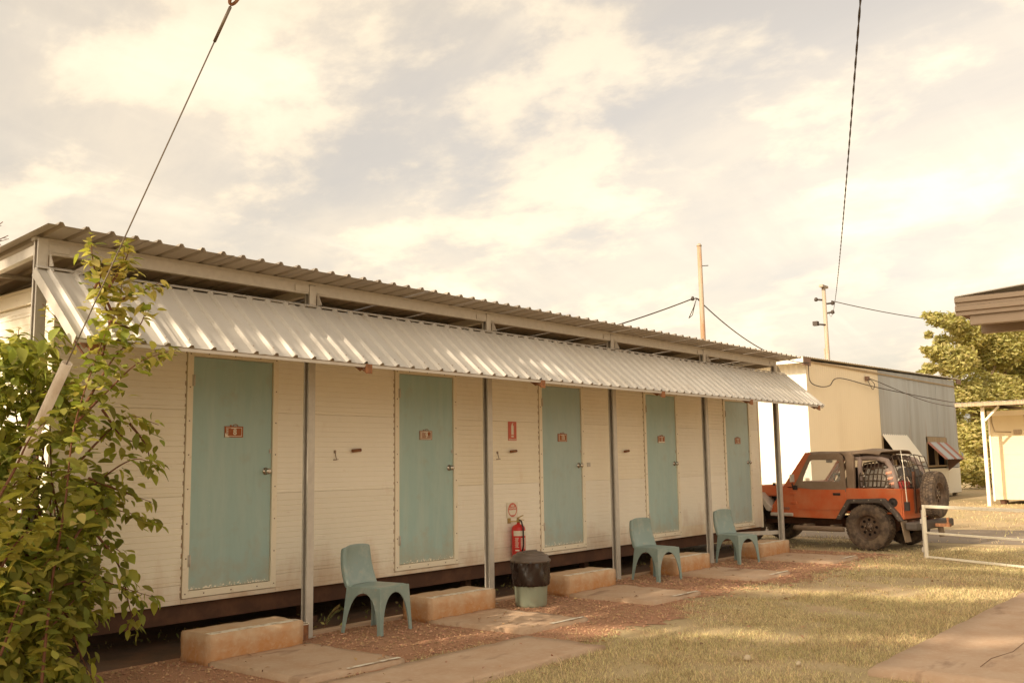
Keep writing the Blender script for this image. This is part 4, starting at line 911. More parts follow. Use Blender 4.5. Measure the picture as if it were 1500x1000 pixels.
mb = MB(); mb.tube([(17.3,2.6,0),(17.21,2.555,3.9),(17.0,2.45,6.16)], [.058,.055,.048], 10); mb.build('pole_shaft', M_poler, pl)
mb = MB(); mb.lathe([(.055,0),(.058,.02),(.03,.06),(.001,.07)], (17.0,2.45,6.15), 10); mb.build('pole_cap', M_polew, pl)
mb = MB(); mb.tube([(17.10,2.50,4.98),(17.02,2.62,5.03)], .015, 6); mb.lathe([(.03,0),(.045,.03),(.03,.07),(.02,.09)], (17.0,2.66,4.98), 10); mb.tube([(17.03,2.44,5.72),(17.1,2.3,5.72)], .01, 6); mb.build('insulator', M_wire, pl)
M1 = Vector((17.0,2.66,5.02))
wire('overhead_cable', [M1, (10.2,3.42,3.17)], .014, M_wire, 'dark cable running from the rusty pole down to the left over the cabin roof', .12)
wire('overhead_cable', [M1-Vector((0,.1,0)), (25.02,3.46,4.24)], .013, M_wire, 'dark cable sagging from the rusty pole to the corner of the big shed', .35, 24)
mb = MB(); mb.tube([M1+Vector((0,-.1,0)), M1+Vector((-.06,-.05,-.2)), M1+Vector((-.02,.1,-.42)), M1+Vector((.05,.05,-.35)), M1+Vector((.03,-.04,-.1))], .010, 6); mb.build('cable_loop', M_wire, pl)
pw = thing('power_pole', (47.3,11.7,0), 'pale power pole with small fittings standing behind the big shed', 'power pole')
mb = MB(); mb.tube([(47.3,11.7,0),(47.1,11.65,5),(46.9,11.6,10.4)], [.125,.115,.10], 12); mb.build('pole_shaft', M_polew, pw)
mb = MB(); mb.box(46.55,47.3,11.5,11.7,10.35,10.47); mb.build('pole_cap', M_polew, pw)
mb = MB()
for dz, dx, dy in ((9.5,.3,-.3),(9.7,-.25,.35),(9.0,.1,-.35)):
    mb.tube([(46.95,11.6,dz),(46.95+dx,11.6+dy,dz+.05)], .05, 6); mb.lathe([(.05,-.05),(.11,0),(.09,.10),(.05,.15)], (46.95+dx,11.6+dy,dz), 8)
mb.tube([(46.9,11.6,8.4),(46.7,11.95,8.45)], .05, 6); mb.box(46.55,46.8,11.9,12.15,8.38,8.6); mb.build('insulator', M_wire, pw)
for dz, dy in ((7.2,.26),(5.8,-.22)):
    mb = MB(); mb.tube([(47.0,11.6+dy*.6,dz-1.2),(46.98,11.6+dy*.62,dz)], .035, 6); mb.build('pole_conduit', M_polew, pw)
# thick twisted service cable from the power pole to above the camera
a, b = Vector((46.95,11.4,9.0)), CAMP + (FWD + RGT*((1265-750)/FPX) - UPV*((-60-500)/FPX))*6.5
mb = MB(); pts = []
for k in range(241):
    t = (k/240)**.5; q = a.lerp(b, t); q.z -= 1.05*4*t*(1-t)*(1-.3*t); pts.append(q)
for s in (0, math.pi):
    pp = []
    for k, q in enumerate(pts): pp.append(q + RGT*(.005*math.cos(k*.9+s)) + UPV*(.005*math.sin(k*.9+s)))
    mb.tube(pp, .0055, 5)
tag(mb.build('service_cable', M_wire), 'thick twisted black cable sweeping from the power pole up over the lawn', 'cable')
wire('overhead_cable', [(47.1,11.3,9.65),(60,2.0,8.6)], .022, M_wire, 'thin wire leaving the power pole towards the big tree', .5)
def pline(pts): return [Vector(p) for p in pts]
def smooth(pts, n=8):
    P = [Vector(p) for p in pts]; P = [P[0]*2-P[1]] + P + [P[-1]*2-P[-2]]; out = []
    for i in range(1, len(P)-2):
        for k in range(n):
            t = k/n; a,b,c,d = P[i-1:i+3]
            out.append(.5*((2*b)+(c-a)*t+(2*a-5*b+4*c-d)*t*t+(3*b-a-3*c+d)*t**3))
    return out+[P[-2]]
mb = MB(); mb.tube(smooth([(24.95,3.46,4.18),(25.0,3.45,3.72),(25.64,3.45,3.60),(26.4,3.45,3.66),(27.24,3.45,3.93),(30.43,3.42,3.80),(33.6,2.4,3.46),(31.25,.80,3.14)]), .014, 6); tag(mb.build('shed_cable', M_wire), 'cable drooping in a loop across the cream wall of the big shed', 'cable')
mb = MB(); mb.tube(smooth([(29.75,3.46,4.06),(30.3,3.4,4.0),(32.3,2.4,3.35),(31.2,.50,2.95)]), .012, 6)
mb.tube(smooth([(29.6,3.46,4.02),(29.7,3.4,3.8),(29.95,3.42,3.72),(30.1,3.42,3.9),(29.8,3.45,4.05)]), .010, 5); tag(mb.build('shed_cable', M_wire), 'thin cable from the junction box on the big shed to the small shed', 'cable')
# guy wire in a white conduit
gw = thing('guy_wire', (.6,-2.0,0), 'steel guy wire at far left, threaded into a white plastic conduit, shackle at the top', 'guy wire')
Gt, Gm = Vector((1.255,-3.473,3.896)), Vector((1.10,-2.15,2.115))
d_ = (Gm-Gt).normalized(); Gb = Gm + d_*((Gm.z)/-d_.z)
mb = MB(); mb.tube([Gt, Gm, Gm+d_*.3], .0042, 6); mb.tube([Gt+d_*.02, Gt+d_*.22], .009, 6); mb.build('steel_wire', M_steelwire, gw)
mb = MB(); mb.lathe([(.030,0),(.030,2.35),(.026,2.35),(.026,0)], (0,0,0), 20, ring=True)
mb.xf(Matrix.Translation(Gb) @ (-d_).to_track_quat('Z','Y').to_matrix().to_4x4() @ Matrix.Translation((0,0,(Gb-Gm).length-2.35))); mb.build('conduit', M_pvc, gw)
def ringpts(c, ax, bx, ra, rb, n=20): return [c + ax*(ra*math.cos(a)) + bx*(rb*math.sin(a)) for a in np.linspace(0, 2*math.pi, n)]
mb = MB(); mb.tube(ringpts(Gt-d_*.035, RGT, d_, .022, .042), .0085, 8); mb.tube(ringpts(Gt-d_*.02, RGT*.6+FWD*.8, d_, .016, .03), .006, 8); mb.build('shackle', M_rust, gw)
mb = MB(); mb.tube([Gt-d_*.075, Gt-d_*3.2], .005, 6); mb.build('steel_wire', M_steelwire, gw)

# ------------------------------------------------------------------ small shed, gate, eave, rubble
ss = thing('small_shed', (34,-2.5,0), 'small sunlit cream shed with a skillion roof at the right edge', 'shed')
k = 0; z = .14
yl = .62
for a, b in ((.62,-.72),(-.73,-2.1),(-2.11,-3.5),(-3.51,-5.2)):
    for z0, z1 in ((.14,.86),(.86,1.58),(1.58,2.3),(2.3,2.95)):
        mb = ribpanel(b+.004, a-.004, z0+.001, z1-.001); mb.v = [(32.4+q, x_, z_) for (x_, q, z_) in mb.v]; mb.build('wall_panel', M_smallshed, ss)
mb = MB(); mb.box(32.435, 35, -5.2, .60, .14, 2.95); mb.build('wall_core', M_smallshed, ss)
mb = MB(); mb.box(32.37, 32.44, .60, .66, .1, 2.97); mb.build('corner_trim', M_frame, ss)
mb = MB(); mb.box(32.34, 32.40, -5.2, .66, 2.80, 2.96); mb.build('eave_trim', M_frame, ss)
mb = MB(); mb.tube([(32.37,-.55,.2),(32.37,-.52,1.5),(32.37,-.42,2.80)], .018, 8)
for zz_ in (.4,1.0,1.6,2.2): mb.box(32.34,32.39,-.58+zz_*.03,-.50+zz_*.03,zz_-.02,zz_+.02)
mb.build('downpipe', M_timber, ss)
mb = MB(); mb.box(32.33,32.395,-.30,-.08,2.20,2.34); mb.tube([(32.38,.0,2.27),(32.38,.48,2.30),(32.38,.55,2.6),(32.38,.55,2.8)], .015, 6); mb.build('meter_box', M_timber, ss)
for k in range(6):
    b = 1.2-k*1.14; me_ = MB(); n = 12; f = [(b-1.14*i/n, .02*(i % 2)) for i in range(n+1)]; N = n+1
    vs = [(x_, y_, 3.17+(x_-30.6)*.02+h) for x_ in (30.6,36) for y_,h in f]+[(x_, y_, 3.165+(x_-30.6)*.02+h) for x_ in (30.6,36) for y_,h in f]
    me_.add(vs, [(i,i+1,N+i+1,N+i) for i in range(n)]+[(2*N+i,3*N+i,3*N+i+1,2*N+i+1) for i in range(n)]+[(i,2*N+i,2*N+i+1,i+1) for i in range(n)]); me_.build('roof_sheet', M_roof, ss)
mb = MB(); mb.box(30.62,30.67,-5.4,1.15,3.06,3.165); mb.build('fascia', M_timber, ss)
for y in (.45,-5.1): mb = MB(); mb.bar((31,y,3.08),(36,y,3.18),.05,.1); mb.build('rafter', M_timber, ss)
for y in (.45,-5.1):
    mb = MB(); mb.box(30.95,31.05,y-.05,y+.05,-.05,3.04); mb.build('post', M_gate, ss)
mb = MB(); mb.bar((31,.40,2.62),(31,-.02,3.05),.05,.06); mb.build('knee_brace', M_gate, ss)
for y in (.4,-1.2,-2.8,-4.6):
    mb = MB(); mb.box(32.5,32.7,y-.1,y+.1,0,.16); mb.build('stump', M_darksteel, ss)

gt = thing('white_gate', (13.5,-3.5,0), 'low white painted steel gate frame standing on the lawn at the right', 'gate')
g0, g1 = Vector((13.83,-2.88,0)), Vector((12.75,-5.0,0)); e_ = (g1-g0).normalized(); up = Vector((0,0,1))
for z, h in ((.775,.045),(.385,.03),(.03,.03)):
    mb = MB(); mb.bar(g0+e_*.02+up*z, g1+up*z, .035, h); mb.build('rail', M_gate, gt, bevel=.004)
for q in (g0, g1):
    mb = MB(); mb.bar(q+up*.0, q+up*.797, .045, .045); mb.build('stile', M_gate, gt, bevel=.004)
mb = MB(); mb.bar(g0-e_*.045, g0-e_*.045+up*.72, .018, .018)
for z in (.10,.52): mb.box(g0.x-.02,g0.x+.02,g0.y+.022,g0.y+.06,z,z+.07)
mb.build('hinge', M_galv, gt)

# verandah roof end at the upper right, close to the camera
ev = thing('verandah_roof', (7.7,-7.0,0), 'end of a dark ribbed verandah roof jutting in at the upper right edge', 'roof')
e0 = Vector((7.16,-5.31,0)); ed = Vector((.62,-.785,0)).normalized(); ed = Vector((.05,-1,0)).normalized(); en = Vector((1,.05,0))
LV = 4.2; mb = MB()
prof = [(0,2.69),(0,2.72),(-.02,2.728),(-.02,2.765),(0,2.773),(0,2.795),(-.02,2.803),(-.02,2.84),(0,2.848),(.02,2.848),(.02,2.69)]
mb.add([e0+en*a+up*b for a,b in prof]+[e0+en*a+up*b+ed*LV for a,b in prof], [tuple(range(11)), tuple(range(21,10,-1))]+[(i,(i+1)%11,11+(i+1)%11,11+i) for i in range(11)]); mb.build('ribbed_fascia', M_eave, ev)
def pris(p, w, l, z0, z1, m, nm):
    mb = MB(); mb.add([p+up*z0, p+en*w+up*z0, p+en*w+ed*l+up*z0, p+ed*l+up*z0, p+up*z1, p+en*w+up*z1, p+en*w+ed*l+up*z1, p+ed*l+up*z1], [(3,2,1,0),(4,5,6,7),(0,1,5,4),(1,2,6,5),(2,3,7,6),(3,0,4,7)]); return mb.build(nm, m, ev, bevel=.006)
pris(e0+en*.025+ed*.02, .80, LV-.05, 2.70, 2.72, M_brownpaint, 'soffit')
pris(e0+en*.03+ed*.10, .06, LV-.15, 2.605, 2.698, M_eave, 'eave_beam')
pris(e0+en*.72+ed*.05, .08, LV-.1, 2.61, 2.698, M_eave, 'eave_beam')
mb = MB(); mb.add([e0-ed*.0+up*2.852, e0+en*.95+up*2.852, e0+en*.95+ed*LV+up*3.2, e0+ed*LV+up*3.2, e0+up*2.86, e0+en*.95+up*2.86, e0+en*.95+ed*LV+up*3.21, e0+ed*LV+up*3.21], [(3,2,1,0),(4,5,6,7),(0,1,5,4),(1,2,6,5),(2,3,7,6),(3,0,4,7)]); mb.build('roof_sheet', M_roof, ev)
for w_, l_ in ((.1,3.9),(.7,3.9)):
    q = e0+en*w_+ed*l_; mb = MB(); mb.box(q.x-.04,q.x+.04,q.y-.04,q.y+.04,0,2.60); mb.build('post', M_galv, ev)

for k, (x, y, s, lab) in enumerate(((28.4,1.62,.2,'pale broken concrete lump on the lawn beyond the spare wheel'),)):
    rk = random.Random(k+40); mb = MB(); 
    mb.lathe([(.02,0),(.9*s,.02),(s,.35*s),(.8*s,.9*s),(.4*s,1.3*s),(.01,1.4*s)], (x,y,0), 11, fn=lambda r,z,a: r*(1+.25*math.sin(a*3+z*9)+.12*math.sin(a*7)))
    mb.box(x-.3,x-.1,y-.25,y-.05,0,.12); mb.box(x-.25,x-.05,y-.4,y-.28,0,.10,1); tag(mb.build('rubble_lump', [M_rubble, M_rust]), lab, 'rubble')
for k, (x, y, s, lab) in enumerate(((5.42,-4.12,.034,'small pale stone lying on the lawn near the bottom centre'),(5.47,-4.50,.024,'tiny pale stone in the lawn left of the pavement corner'))):
    mb = MB(); mb.lathe([(.3*s,.004),(s,.3*s+.01),(.8*s,.8*s+.015),(.01,s+.016)], (x,y,0), 9, fn=lambda r,z,a: r*(1+.25*math.sin(a*2+1)+.1*math.sin(a*5))); tag(mb.build('pale_stone', M_rubble), lab, 'stone')

# ------------------------------------------------------------------ trees
def leafcloud(clumps, n, size, r):
    C_ = np.array([c[:3] for c in clumps]); S = np.array([c[3] for c in clumps]); w = S**2; w = w/w.sum()
    k = r.choice(len(clumps), n, p=w)
    d = r.normal(size=(n,3)); d /= np.linalg.norm(d,axis=1)[:,None]
    rad = S[k]*(r.random(n)**.45)
    rad *= 1+.18*np.sin(d[:,0]*5+k)*np.cos(d[:,2]*6+k*2)
    P = C_[k] + d*rad[:,None]*np.array([1,1,.8])
    a = r.normal(size=(n,3)); a[:,2] *= .5; a /= np.linalg.norm(a,axis=1)[:,None]
    b = np.cross(a, d + r.normal(size=(n,3))*.6); b /= np.linalg.norm(b,axis=1)[:,None]+1e-6
    s = size*(.6+.8*r.random(n))[:,None]
    V = np.stack([P-a*s, P+b*s*.42, P+a*s, P-b*s*.42],1).reshape(-1,3)
    return V, np.arange(n*4).reshape(-1,4)
def tree(name, label, x, y, clumps, n, size, trunk_r, seed, group=None, keep=None):
    r = np.random.default_rng(seed); t = thing(name, (x,y,0), label, 'tree', group)
    V, F = leafcloud(clumps, n, size, r)
    V = V.reshape(-1,4,3); V = V[V[:,:,2].min(1) > .02]
    V = V.reshape(-1,3); F = np.arange(len(V)).reshape(-1,4)
    o = bulk('crown', V-np.array([x,y,0]), F, M_tree); ob = link('crown', o, (x,y,0), t); ob['kind'] = 'stuff'
    zc = max(c[2] for c in clumps); rt = random.Random(seed)
    mb = MB(); mb.tube([(x,y,-.1),(x+.1,y+.05,zc*.2),(x-.05,y+.15,zc*.42),(x+.1,y,zc*.6)], [trunk_r*1.25,trunk_r,trunk_r*.8,trunk_r*.5], 10); mb.build('trunk', M_bark, t)
    for c in sorted(clumps, key=lambda c: -c[3])[:9]:
        z0 = zc*rt.uniform(.22,.45); mid = Vector(((x+c[0])/2, (y+c[1])/2, z0+(c[2]-z0)*.6))
        mb = MB(); mb.tube([(x,y,z0), mid, (c[0],c[1],c[2])], [trunk_r*.5,trunk_r*.3,trunk_r*.12], 7); mb.build('limb', M_bark, t)
    return t
def tp(x, y, d):          # point d metres along the view axis at a photo pixel
    return CAMP + (FWD + RGT*((x-750)/FPX) - UPV*((y-500)/FPX))*d
cl = []
for (x, y, r_, d) in ((1372,468,16,46),(1358,462,9,46),(1395,472,22,47),(1360,490,8,46),(1380,500,14,46),(1420,490,32,48),(1372,517,18,46),(1362,540,13,46),(1355,512,7,46),(1400,530,34,47),(1440,520,45,48),(1470,500,48,49),(1510,490,50,49),(1410,580,38,47),(1450,580,50,48),(1500,560,60,50),(1430,640,38,47),(1425,690,32,46),(1395,620,24,47),(1470,650,50,50),(1540,540,60,50),(1350,548,10,48),(1330,560,14,50)):
    p_ = tp(x, y, d+random.uniform(-1.5,1.5)); cl.append((p_.x, p_.y, max(p_.z,.4), r_*d/FPX*.9))
bx = tp(1440,690,48)
tree('leafy_tree', 'tall leafy green tree behind the small shed and the grey shed wall', bx.x, bx.y, cl, 60000, .115, .3, 11)
cl = [(56+random.uniform(-3,3), -12+random.uniform(-6,6), random.uniform(1,8), random.uniform(1.2,2.4)) for _ in range(22)]
tree('leafy_tree', 'leafy tree beyond the right edge behind the small shed', 56, -12, cl, 14000, .24, .3, 12)
# added, unseen tree shapes block the sun; slits cut in crowns streak the lawn
def sun_blocker_tree(label, x, y0, y1, ztop, n, seed, zlow=1.6, gaps=()):
    r = np.random.default_rng(seed); y = (y0+y1)/2; t = thing('added_shade_tree', (x,y,0), label, 'tree', 'unseen trees added to block the sun')
    P = np.stack([x+r.normal(0,.7,n), r.uniform(y0,y1,n), r.uniform(zlow,ztop,n)],1)
    u = (P[:,1]-y)/((y1-y0)/2); keep = P[:,2] < ztop-1.3*u**4+.5*np.sin(P[:,1]*4+seed)
    keep &= np.abs(u) < 1.02-.10*np.abs(np.sin(P[:,2]*1.9+seed))
    ux = -14-P[:,0]; pz, py = P[:,2]-ux*math.tan(SUN_E), P[:,1]-ux*math.tan(SUN_A)/1.0
    for ys, zs, hw in gaps:
        keep &= np.abs(pz-(zs-.22*(py-ys)-.05*np.sin(py*5))) > hw*(.8+.5*np.sin(py*2.1+zs))+.11
    P = P[keep]; n = len(P); a = r.normal(size=(n,3)); a /= np.linalg.norm(a,axis=1)[:,None]; b = np.cross(a, r.normal(size=(n,3))); b /= np.linalg.norm(b,axis=1)[:,None]
    sz = .16*(.6+.8*r.random(n))[:,None]; V = np.stack([P-a*sz, P+b*sz*.5, P+a*sz, P-b*sz*.5],1).reshape(-1,3)
    ob = link('crown', bulk('crown', V-np.array([x,y,0]), np.arange(len(V)).reshape(-1,4), M_tree), (x,y,0), t); ob['kind'] = 'stuff'
    mb = MB(); mb.tube([(x,y,-.1),(x+.1,y+.1,ztop*.3),(x-.1,y,ztop*.6),(x,y,ztop*.9)], [.24,.2,.13,.05], 10); mb.build('trunk', M_bark, t)
    for k in range(7):
        z = zlow+(ztop-zlow)*(k+.5)/8; e = y+(1 if k % 2 else -1)*(y1-y0)*.36; mb = MB(); mb.tube([(x,y,z*.85),(x+.2,(y+e)/2,z),(x,e,z+.5)], [.08,.05,.02], 6); mb.build('limb', M_bark, t)
TE = math.tan(SUN_E)
GAPS = ((-2.3,20.7*TE,.10),(-1.8,23.9*TE,.26),(-.9,26.6*TE,.17),(-3.5,17.9*TE,.06))  # slits cut through the added crowns to shape sun streaks on the lawn
sun_blocker_tree('unseen tree shape added to shade the lawn, slit for sun streaks, nearest the cabin', -14, -2.5, -.12, 15.0, 23000, 71, gaps=GAPS)
sun_blocker_tree('unseen tree shape added to shade the lawn, slit for sun streaks, second from cabin', -14.4, -5.3, -2.4, 15.3, 25000, 72, gaps=GAPS)
sun_blocker_tree('unseen high crown added to shade the car, bare trunk below', -13, -.05, 2.2, 28.6*TE+.5, 5000, 74, zlow=27*TE)  # added crown, out of view, keeps the sun off the parked car
sun_blocker_tree('unseen thin crown added to dapple the sun on the cabin awning', -15.5, .0, 2.6, 19.0, 1750, 75, zlow=11.6)  # added sparse crown, out of view, thins the sun on the awning
r5 = random.Random(91); cl = [(-2.4+r5.uniform(-.9,.9), r5.uniform(-2.0,1.6), .5+2.1*q/29, r5.uniform(.5,.7)) for q in range(30)]  # clumps of an unseen hedge added to keep sun off the gravel
tree('added_shade_hedge', 'unseen low hedge added left of the creeper to shade the gravel', -2.4, -.4, cl, 9000, .12, .09, 92)
# distant scrub all round
V = []; F = []
r5 = np.random.default_rng(3); cl = []
for k in range(150):
    a = R(-40)+k/150*R(220); d = r5.uniform(95,140); cl.append((d*math.cos(a), d*math.sin(a), r5.uniform(.5,3.5), r5.uniform(2,5)))
V, F = leafcloud(cl, 22000, .55, r5); ob = link('distant_scrub', bulk('distant_scrub', V, F, M_tree), (0,0,0)); ob['kind'] = 'stuff'
# bare twigs at the far left
bt = thing('bare_shrub', (-.2,3.2,0), 'bare thin twigs poking in at the far left edge beside the roof', 'shrub')
mb = MB(); tip = [pix(4,325,2.5),pix(12,345,2.5),pix(2,352,2.5),pix(-20,330,2.5)]; root = Vector((pix(-60,600,2.5).x,2.5,0)); hub = pix(-70,400,2.5)
mb.tube([root, hub], [.04,.02], 6); mb.build('stem', M_stem, bt)
for t_ in tip:
    mb = MB(); m_ = hub.lerp(t_, .6)+Vector((0,0,.05)); mb.tube([hub, m_, t_], [.012,.007,.004], 5)
    for q in range(4): 
        s_ = m_.lerp(t_, q/4); mb.tube([s_, s_+Vector((random.uniform(.0,.12),0,random.uniform(-.1,.12)))], .003, 4)
    mb.build('twig', M_stem, bt)

# ------------------------------------------------------------------ creeper at the left
bush = thing('creeper_bush', (1.3,-.8,0), 'big leafy green creeper climbing the corner post at the left of the cabin', 'shrub')
BR = [  # photo outline of each branch and its distance from the wall
 ([(60,1010),(75,860),(95,740),(110,620),(150,500),(175,440),(183,350)],-1.36,1.5),
 ([(110,620),(160,570),(205,530),(258,512)],-1.34,1.1), ([(95,700),(150,640),(190,610),(232,622)],-1.05,1),
 ([(90,760),(150,700),(200,672),(238,690)],-1.1,1), ([(80,830),(140,750),(185,750),(235,768)],-1.1,1),
 ([(70,860),(140,850),(185,862),(232,876)],-1.1,1), ([(140,780),(175,830),(190,890),(200,925)],-1.0,.9),
 ([(60,760),(30,640),(18,560),(28,480)],-.8,1), ([(40,820),(5,720),(-30,600),(-40,500)],-.7,1),
 ([(130,530),(95,480),(62,445)],-.8,.8), ([(165,460),(140,400),(132,345)],-1.36,1.6), ([(175,440),(210,425),(238,412)],-1.36,1.6), ([(160,420),(182,385),(190,362)],-1.38,1.7), ([(135,430),(150,400),(165,385)],-1.36,1.5), ([(150,520),(160,470),(150,430),(172,395)],-1.34,1.5),
 ([(160,470),(200,480),(218,445)],-1.36,1.2), ([(90,880),(115,950),(140,1005)],-1.1,1), ([(60,900),(20,930),(-10,870)],-1.1,1),
 ([(30,660),(60,580),(110,560)],-1.1,1), ([(100,640),(60,560),(40,500)],-.6,1), ([(60,940),(90,900),(150,830)],-1.2,1),
 ([(30,900),(60,800),(130,720)],-1.25,1), ([(0,960),(40,860),(90,800)],-1.3,1), ([(150,600),(180,640),(215,650)],-1.1,.9),
 ([(120,600),(170,520),(200,500)],-1.3,1.1), ([(130,700),(180,720),(222,735)],-1.1,.9),([(100,800),(160,800),(185,815)],-1.0,.8),
 ([(-20,900),(10,800),(60,700)],-1.2,1),([(-30,760),(0,680),(50,640)],-1.1,1),([(190,620),(215,655),(222,700)],-1.0,.5),([(-40,820),(0,740),(50,672)],-2.35,2.4),([(-20,760),(20,690),(45,640),(75,610)],-2.4,1.6),([(-30,900),(20,800),(70,760)],-2.25,2.0)]
rb = random.Random(21); LEAVES = []
def leaf_mesh(seed):
    r5 = random.Random(seed); fold = r5.uniform(.10,.32); droop = r5.uniform(.1,.35); wd = r5.uniform(.27,.34)
    vs = []; st = [0,.12,.35,.62,.85,1.0]; hw = [.03,.55,1,.86,.42,.0]
    for t, w in zip(st, hw):
        z = -droop*t*t
        vs += [(-w*wd, t, z+fold*w*wd), (0, t, z), (w*wd, t, z+fold*w*wd+.02*r5.uniform(-1,1))]
    fs = []
    for i in range(len(st)-1): fs += [(3*i,3*i+1,3*i+4,3*i+3),(3*i+1,3*i+2,3*i+5,3*i+4)]
    return vs, fs
LV5 = [leaf_mesh(s) for s in range(5)]
def put_leaf(p, direction, size, roll, young):
    d = direction.normalized(); s = d.cross(Vector((0,0,1)))
    if s.length < .05: s = Vector((1,0,0))
    s.normalize(); n = s.cross(d).normalized(); M = Matrix((s, d, n)).transposed() @ Matrix.Rotation(roll, 3, 'Y')
    LEAVES.append((p, M, size, young, rb.randrange(5)))
for pts, Y, dens_ in BR:
    P = smooth([pix(x, y, Y + rb.uniform(-.05,.05) + .06*(i % 2)) for i, (x, y) in enumerate(pts)], 10)
    mb = MB(); n = len(P); mb.tube(P, [max(.0025, .010*(1-i/n)) for i in range(n)], 6); mb.build('stem', M_stem, bush)
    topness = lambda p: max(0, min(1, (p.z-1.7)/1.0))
    acc = 0; side_ = 1
    for i in range(2, n):
        seg = (P[i]-P[i-1]); acc += seg.length*dens_
        f = i/n
        while acc > .0145:
            acc -= .0145; side_ = -side_
            q = P[i] - seg*rb.random(); t = seg.normalized()
            sd = t.cross(Vector((0,0,1))); sd = sd.normalized() if sd.length > .05 else Vector((1,0,0))
            dd = t*rb.uniform(.1,.7) + sd*side_*rb.uniform(.3,1) + Vector((rb.uniform(-.4,.4), rb.uniform(-.6,.3), rb.uniform(-.75,.15)))
            off = Vector((rb.gauss(0,1), rb.gauss(0,1.2), rb.gauss(0,1)))*(.06*(1-f)+.016)
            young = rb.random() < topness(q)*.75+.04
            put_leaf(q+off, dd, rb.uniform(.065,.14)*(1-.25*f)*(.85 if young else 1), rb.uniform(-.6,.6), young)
# inner mass behind the front branches
def inside(x, y):
    lim = 112+22*math.sin(y*.045)+(34 if 700 < y < 930 else 0)-max(0, 640-y)*.12
    return x < lim and y > 480+max(0, 70-x)*.2
for _ in range(8200):
    x, y = rb.uniform(-70,190), rb.uniform(470,1020)
    if not inside(x, y): continue
    hole = math.sin(x*.06+1)*math.sin(y*.035)
    if 20 < x < 95 and 600 < y < 760 and rb.random() < .8: continue
    if y > 850 and x > 125 and rb.random() < .6: continue
    if hole > .55 and rb.random() < .6: continue
    q = pix(x, y, rb.uniform(-1.15,-.25)); dd = Vector((rb.uniform(-1,1), rb.uniform(-1,.3), rb.uniform(-.9,.2)))
    put_leaf(q, dd, rb.uniform(.06,.135), rb.uniform(-.7,.7), rb.random() < .05)
order = sorted(range(len(LEAVES)), key=lambda i: (LEAVES[i][0]-CAMP).length - LEAVES[i][2]*6)
meshes = []
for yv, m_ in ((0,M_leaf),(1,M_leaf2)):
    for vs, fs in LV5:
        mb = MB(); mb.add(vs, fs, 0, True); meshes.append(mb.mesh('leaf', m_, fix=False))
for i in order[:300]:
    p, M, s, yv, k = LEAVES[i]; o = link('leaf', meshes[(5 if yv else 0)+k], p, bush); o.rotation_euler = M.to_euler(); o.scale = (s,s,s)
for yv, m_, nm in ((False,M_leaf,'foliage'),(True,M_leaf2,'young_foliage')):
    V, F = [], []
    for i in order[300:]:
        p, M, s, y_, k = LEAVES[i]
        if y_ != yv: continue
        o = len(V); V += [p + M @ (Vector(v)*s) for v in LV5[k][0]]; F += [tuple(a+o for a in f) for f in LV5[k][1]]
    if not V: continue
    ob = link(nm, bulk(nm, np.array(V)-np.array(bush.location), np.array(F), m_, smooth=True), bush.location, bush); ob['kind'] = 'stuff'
for (x, y) in ((130,752),):
    mb = MB(); q = pix(x, y, -1.2)
    for k in range(9):
        d = Vector((rb.uniform(-1,1), rb.uniform(-1,.2), rb.uniform(-.8,.6)))*.045; mb.tube([q, q+d*.8, q+d], [.0015,.0015,.007], 5)
    mb.build('flower', M_petal, bush)
mb = MB()
for k in range(26):                         # tangle of dead stems in the middle
    x0, y0 = rb.uniform(0,90), rb.uniform(620,800); a = pix(x0, y0, rb.uniform(-.9,-.5)); b = pix(x0+rb.uniform(-40,40), y0+rb.uniform(60,200), rb.uniform(-.9,-.5)); c_ = a.lerp(b,.5)+Vector((rb.uniform(-.08,.08),0,0))
    mb.tube([a,c_,b], .006, 5)
mb.build('dead_stems', M_stem, bush, kind='stuff')
mb = MB(); mb.tube([(1.55,-.75,-.05),(1.5,-.7,.8),(1.45,-.65,1.6)], [.04,.03,.02], 8); mb.build('trunk', M_stem, bush)

# ------------------------------------------------------------------ ground cover
def inpoly_slab(x, y):
    m = np.zeros(len(x), bool)
    for a, b in SLABS: m |= (x > a-.01) & (x < b+.01) & (y > -2.05) & (y < -.84)
    m |= (x < 5.20) & (y > -2.965) & (y < -2.12)
    m |= (y < -5.03-.03*np.sin(x*2.3)+.0093*(x-5.45)) & (x > 5.42)
    return m
def hidden_far(x, y):      # under the cabin, the big shed, the small shed, the drive
    m = (y > -.46) & (x < 14.6); m |= (x > 25) & (x < 39.7) & (y > 3.6); m |= (x > 32.4) & (x < 35.2) & (y < .6)
    m |= (x > 17.1) & (x < 20.2) & (rng.random(len(x)) < .9)
    return m
def vnoise(x, y, s, seed):
    r5 = np.random.default_rng(seed); g = r5.random((64,64)); xi, yi = x/s, y/s; i, j = np.floor(xi).astype(int), np.floor(yi).astype(int); fx, fy = xi-i, yi-j
    fx, fy = fx*fx*(3-2*fx), fy*fy*(3-2*fy); G_ = lambda a, b: g[a % 64, b % 64]
    return (G_(i,j)*(1-fx)+G_(i+1,j)*fx)*(1-fy)+(G_(i,j+1)*(1-fx)+G_(i+1,j+1)*fx)*fy
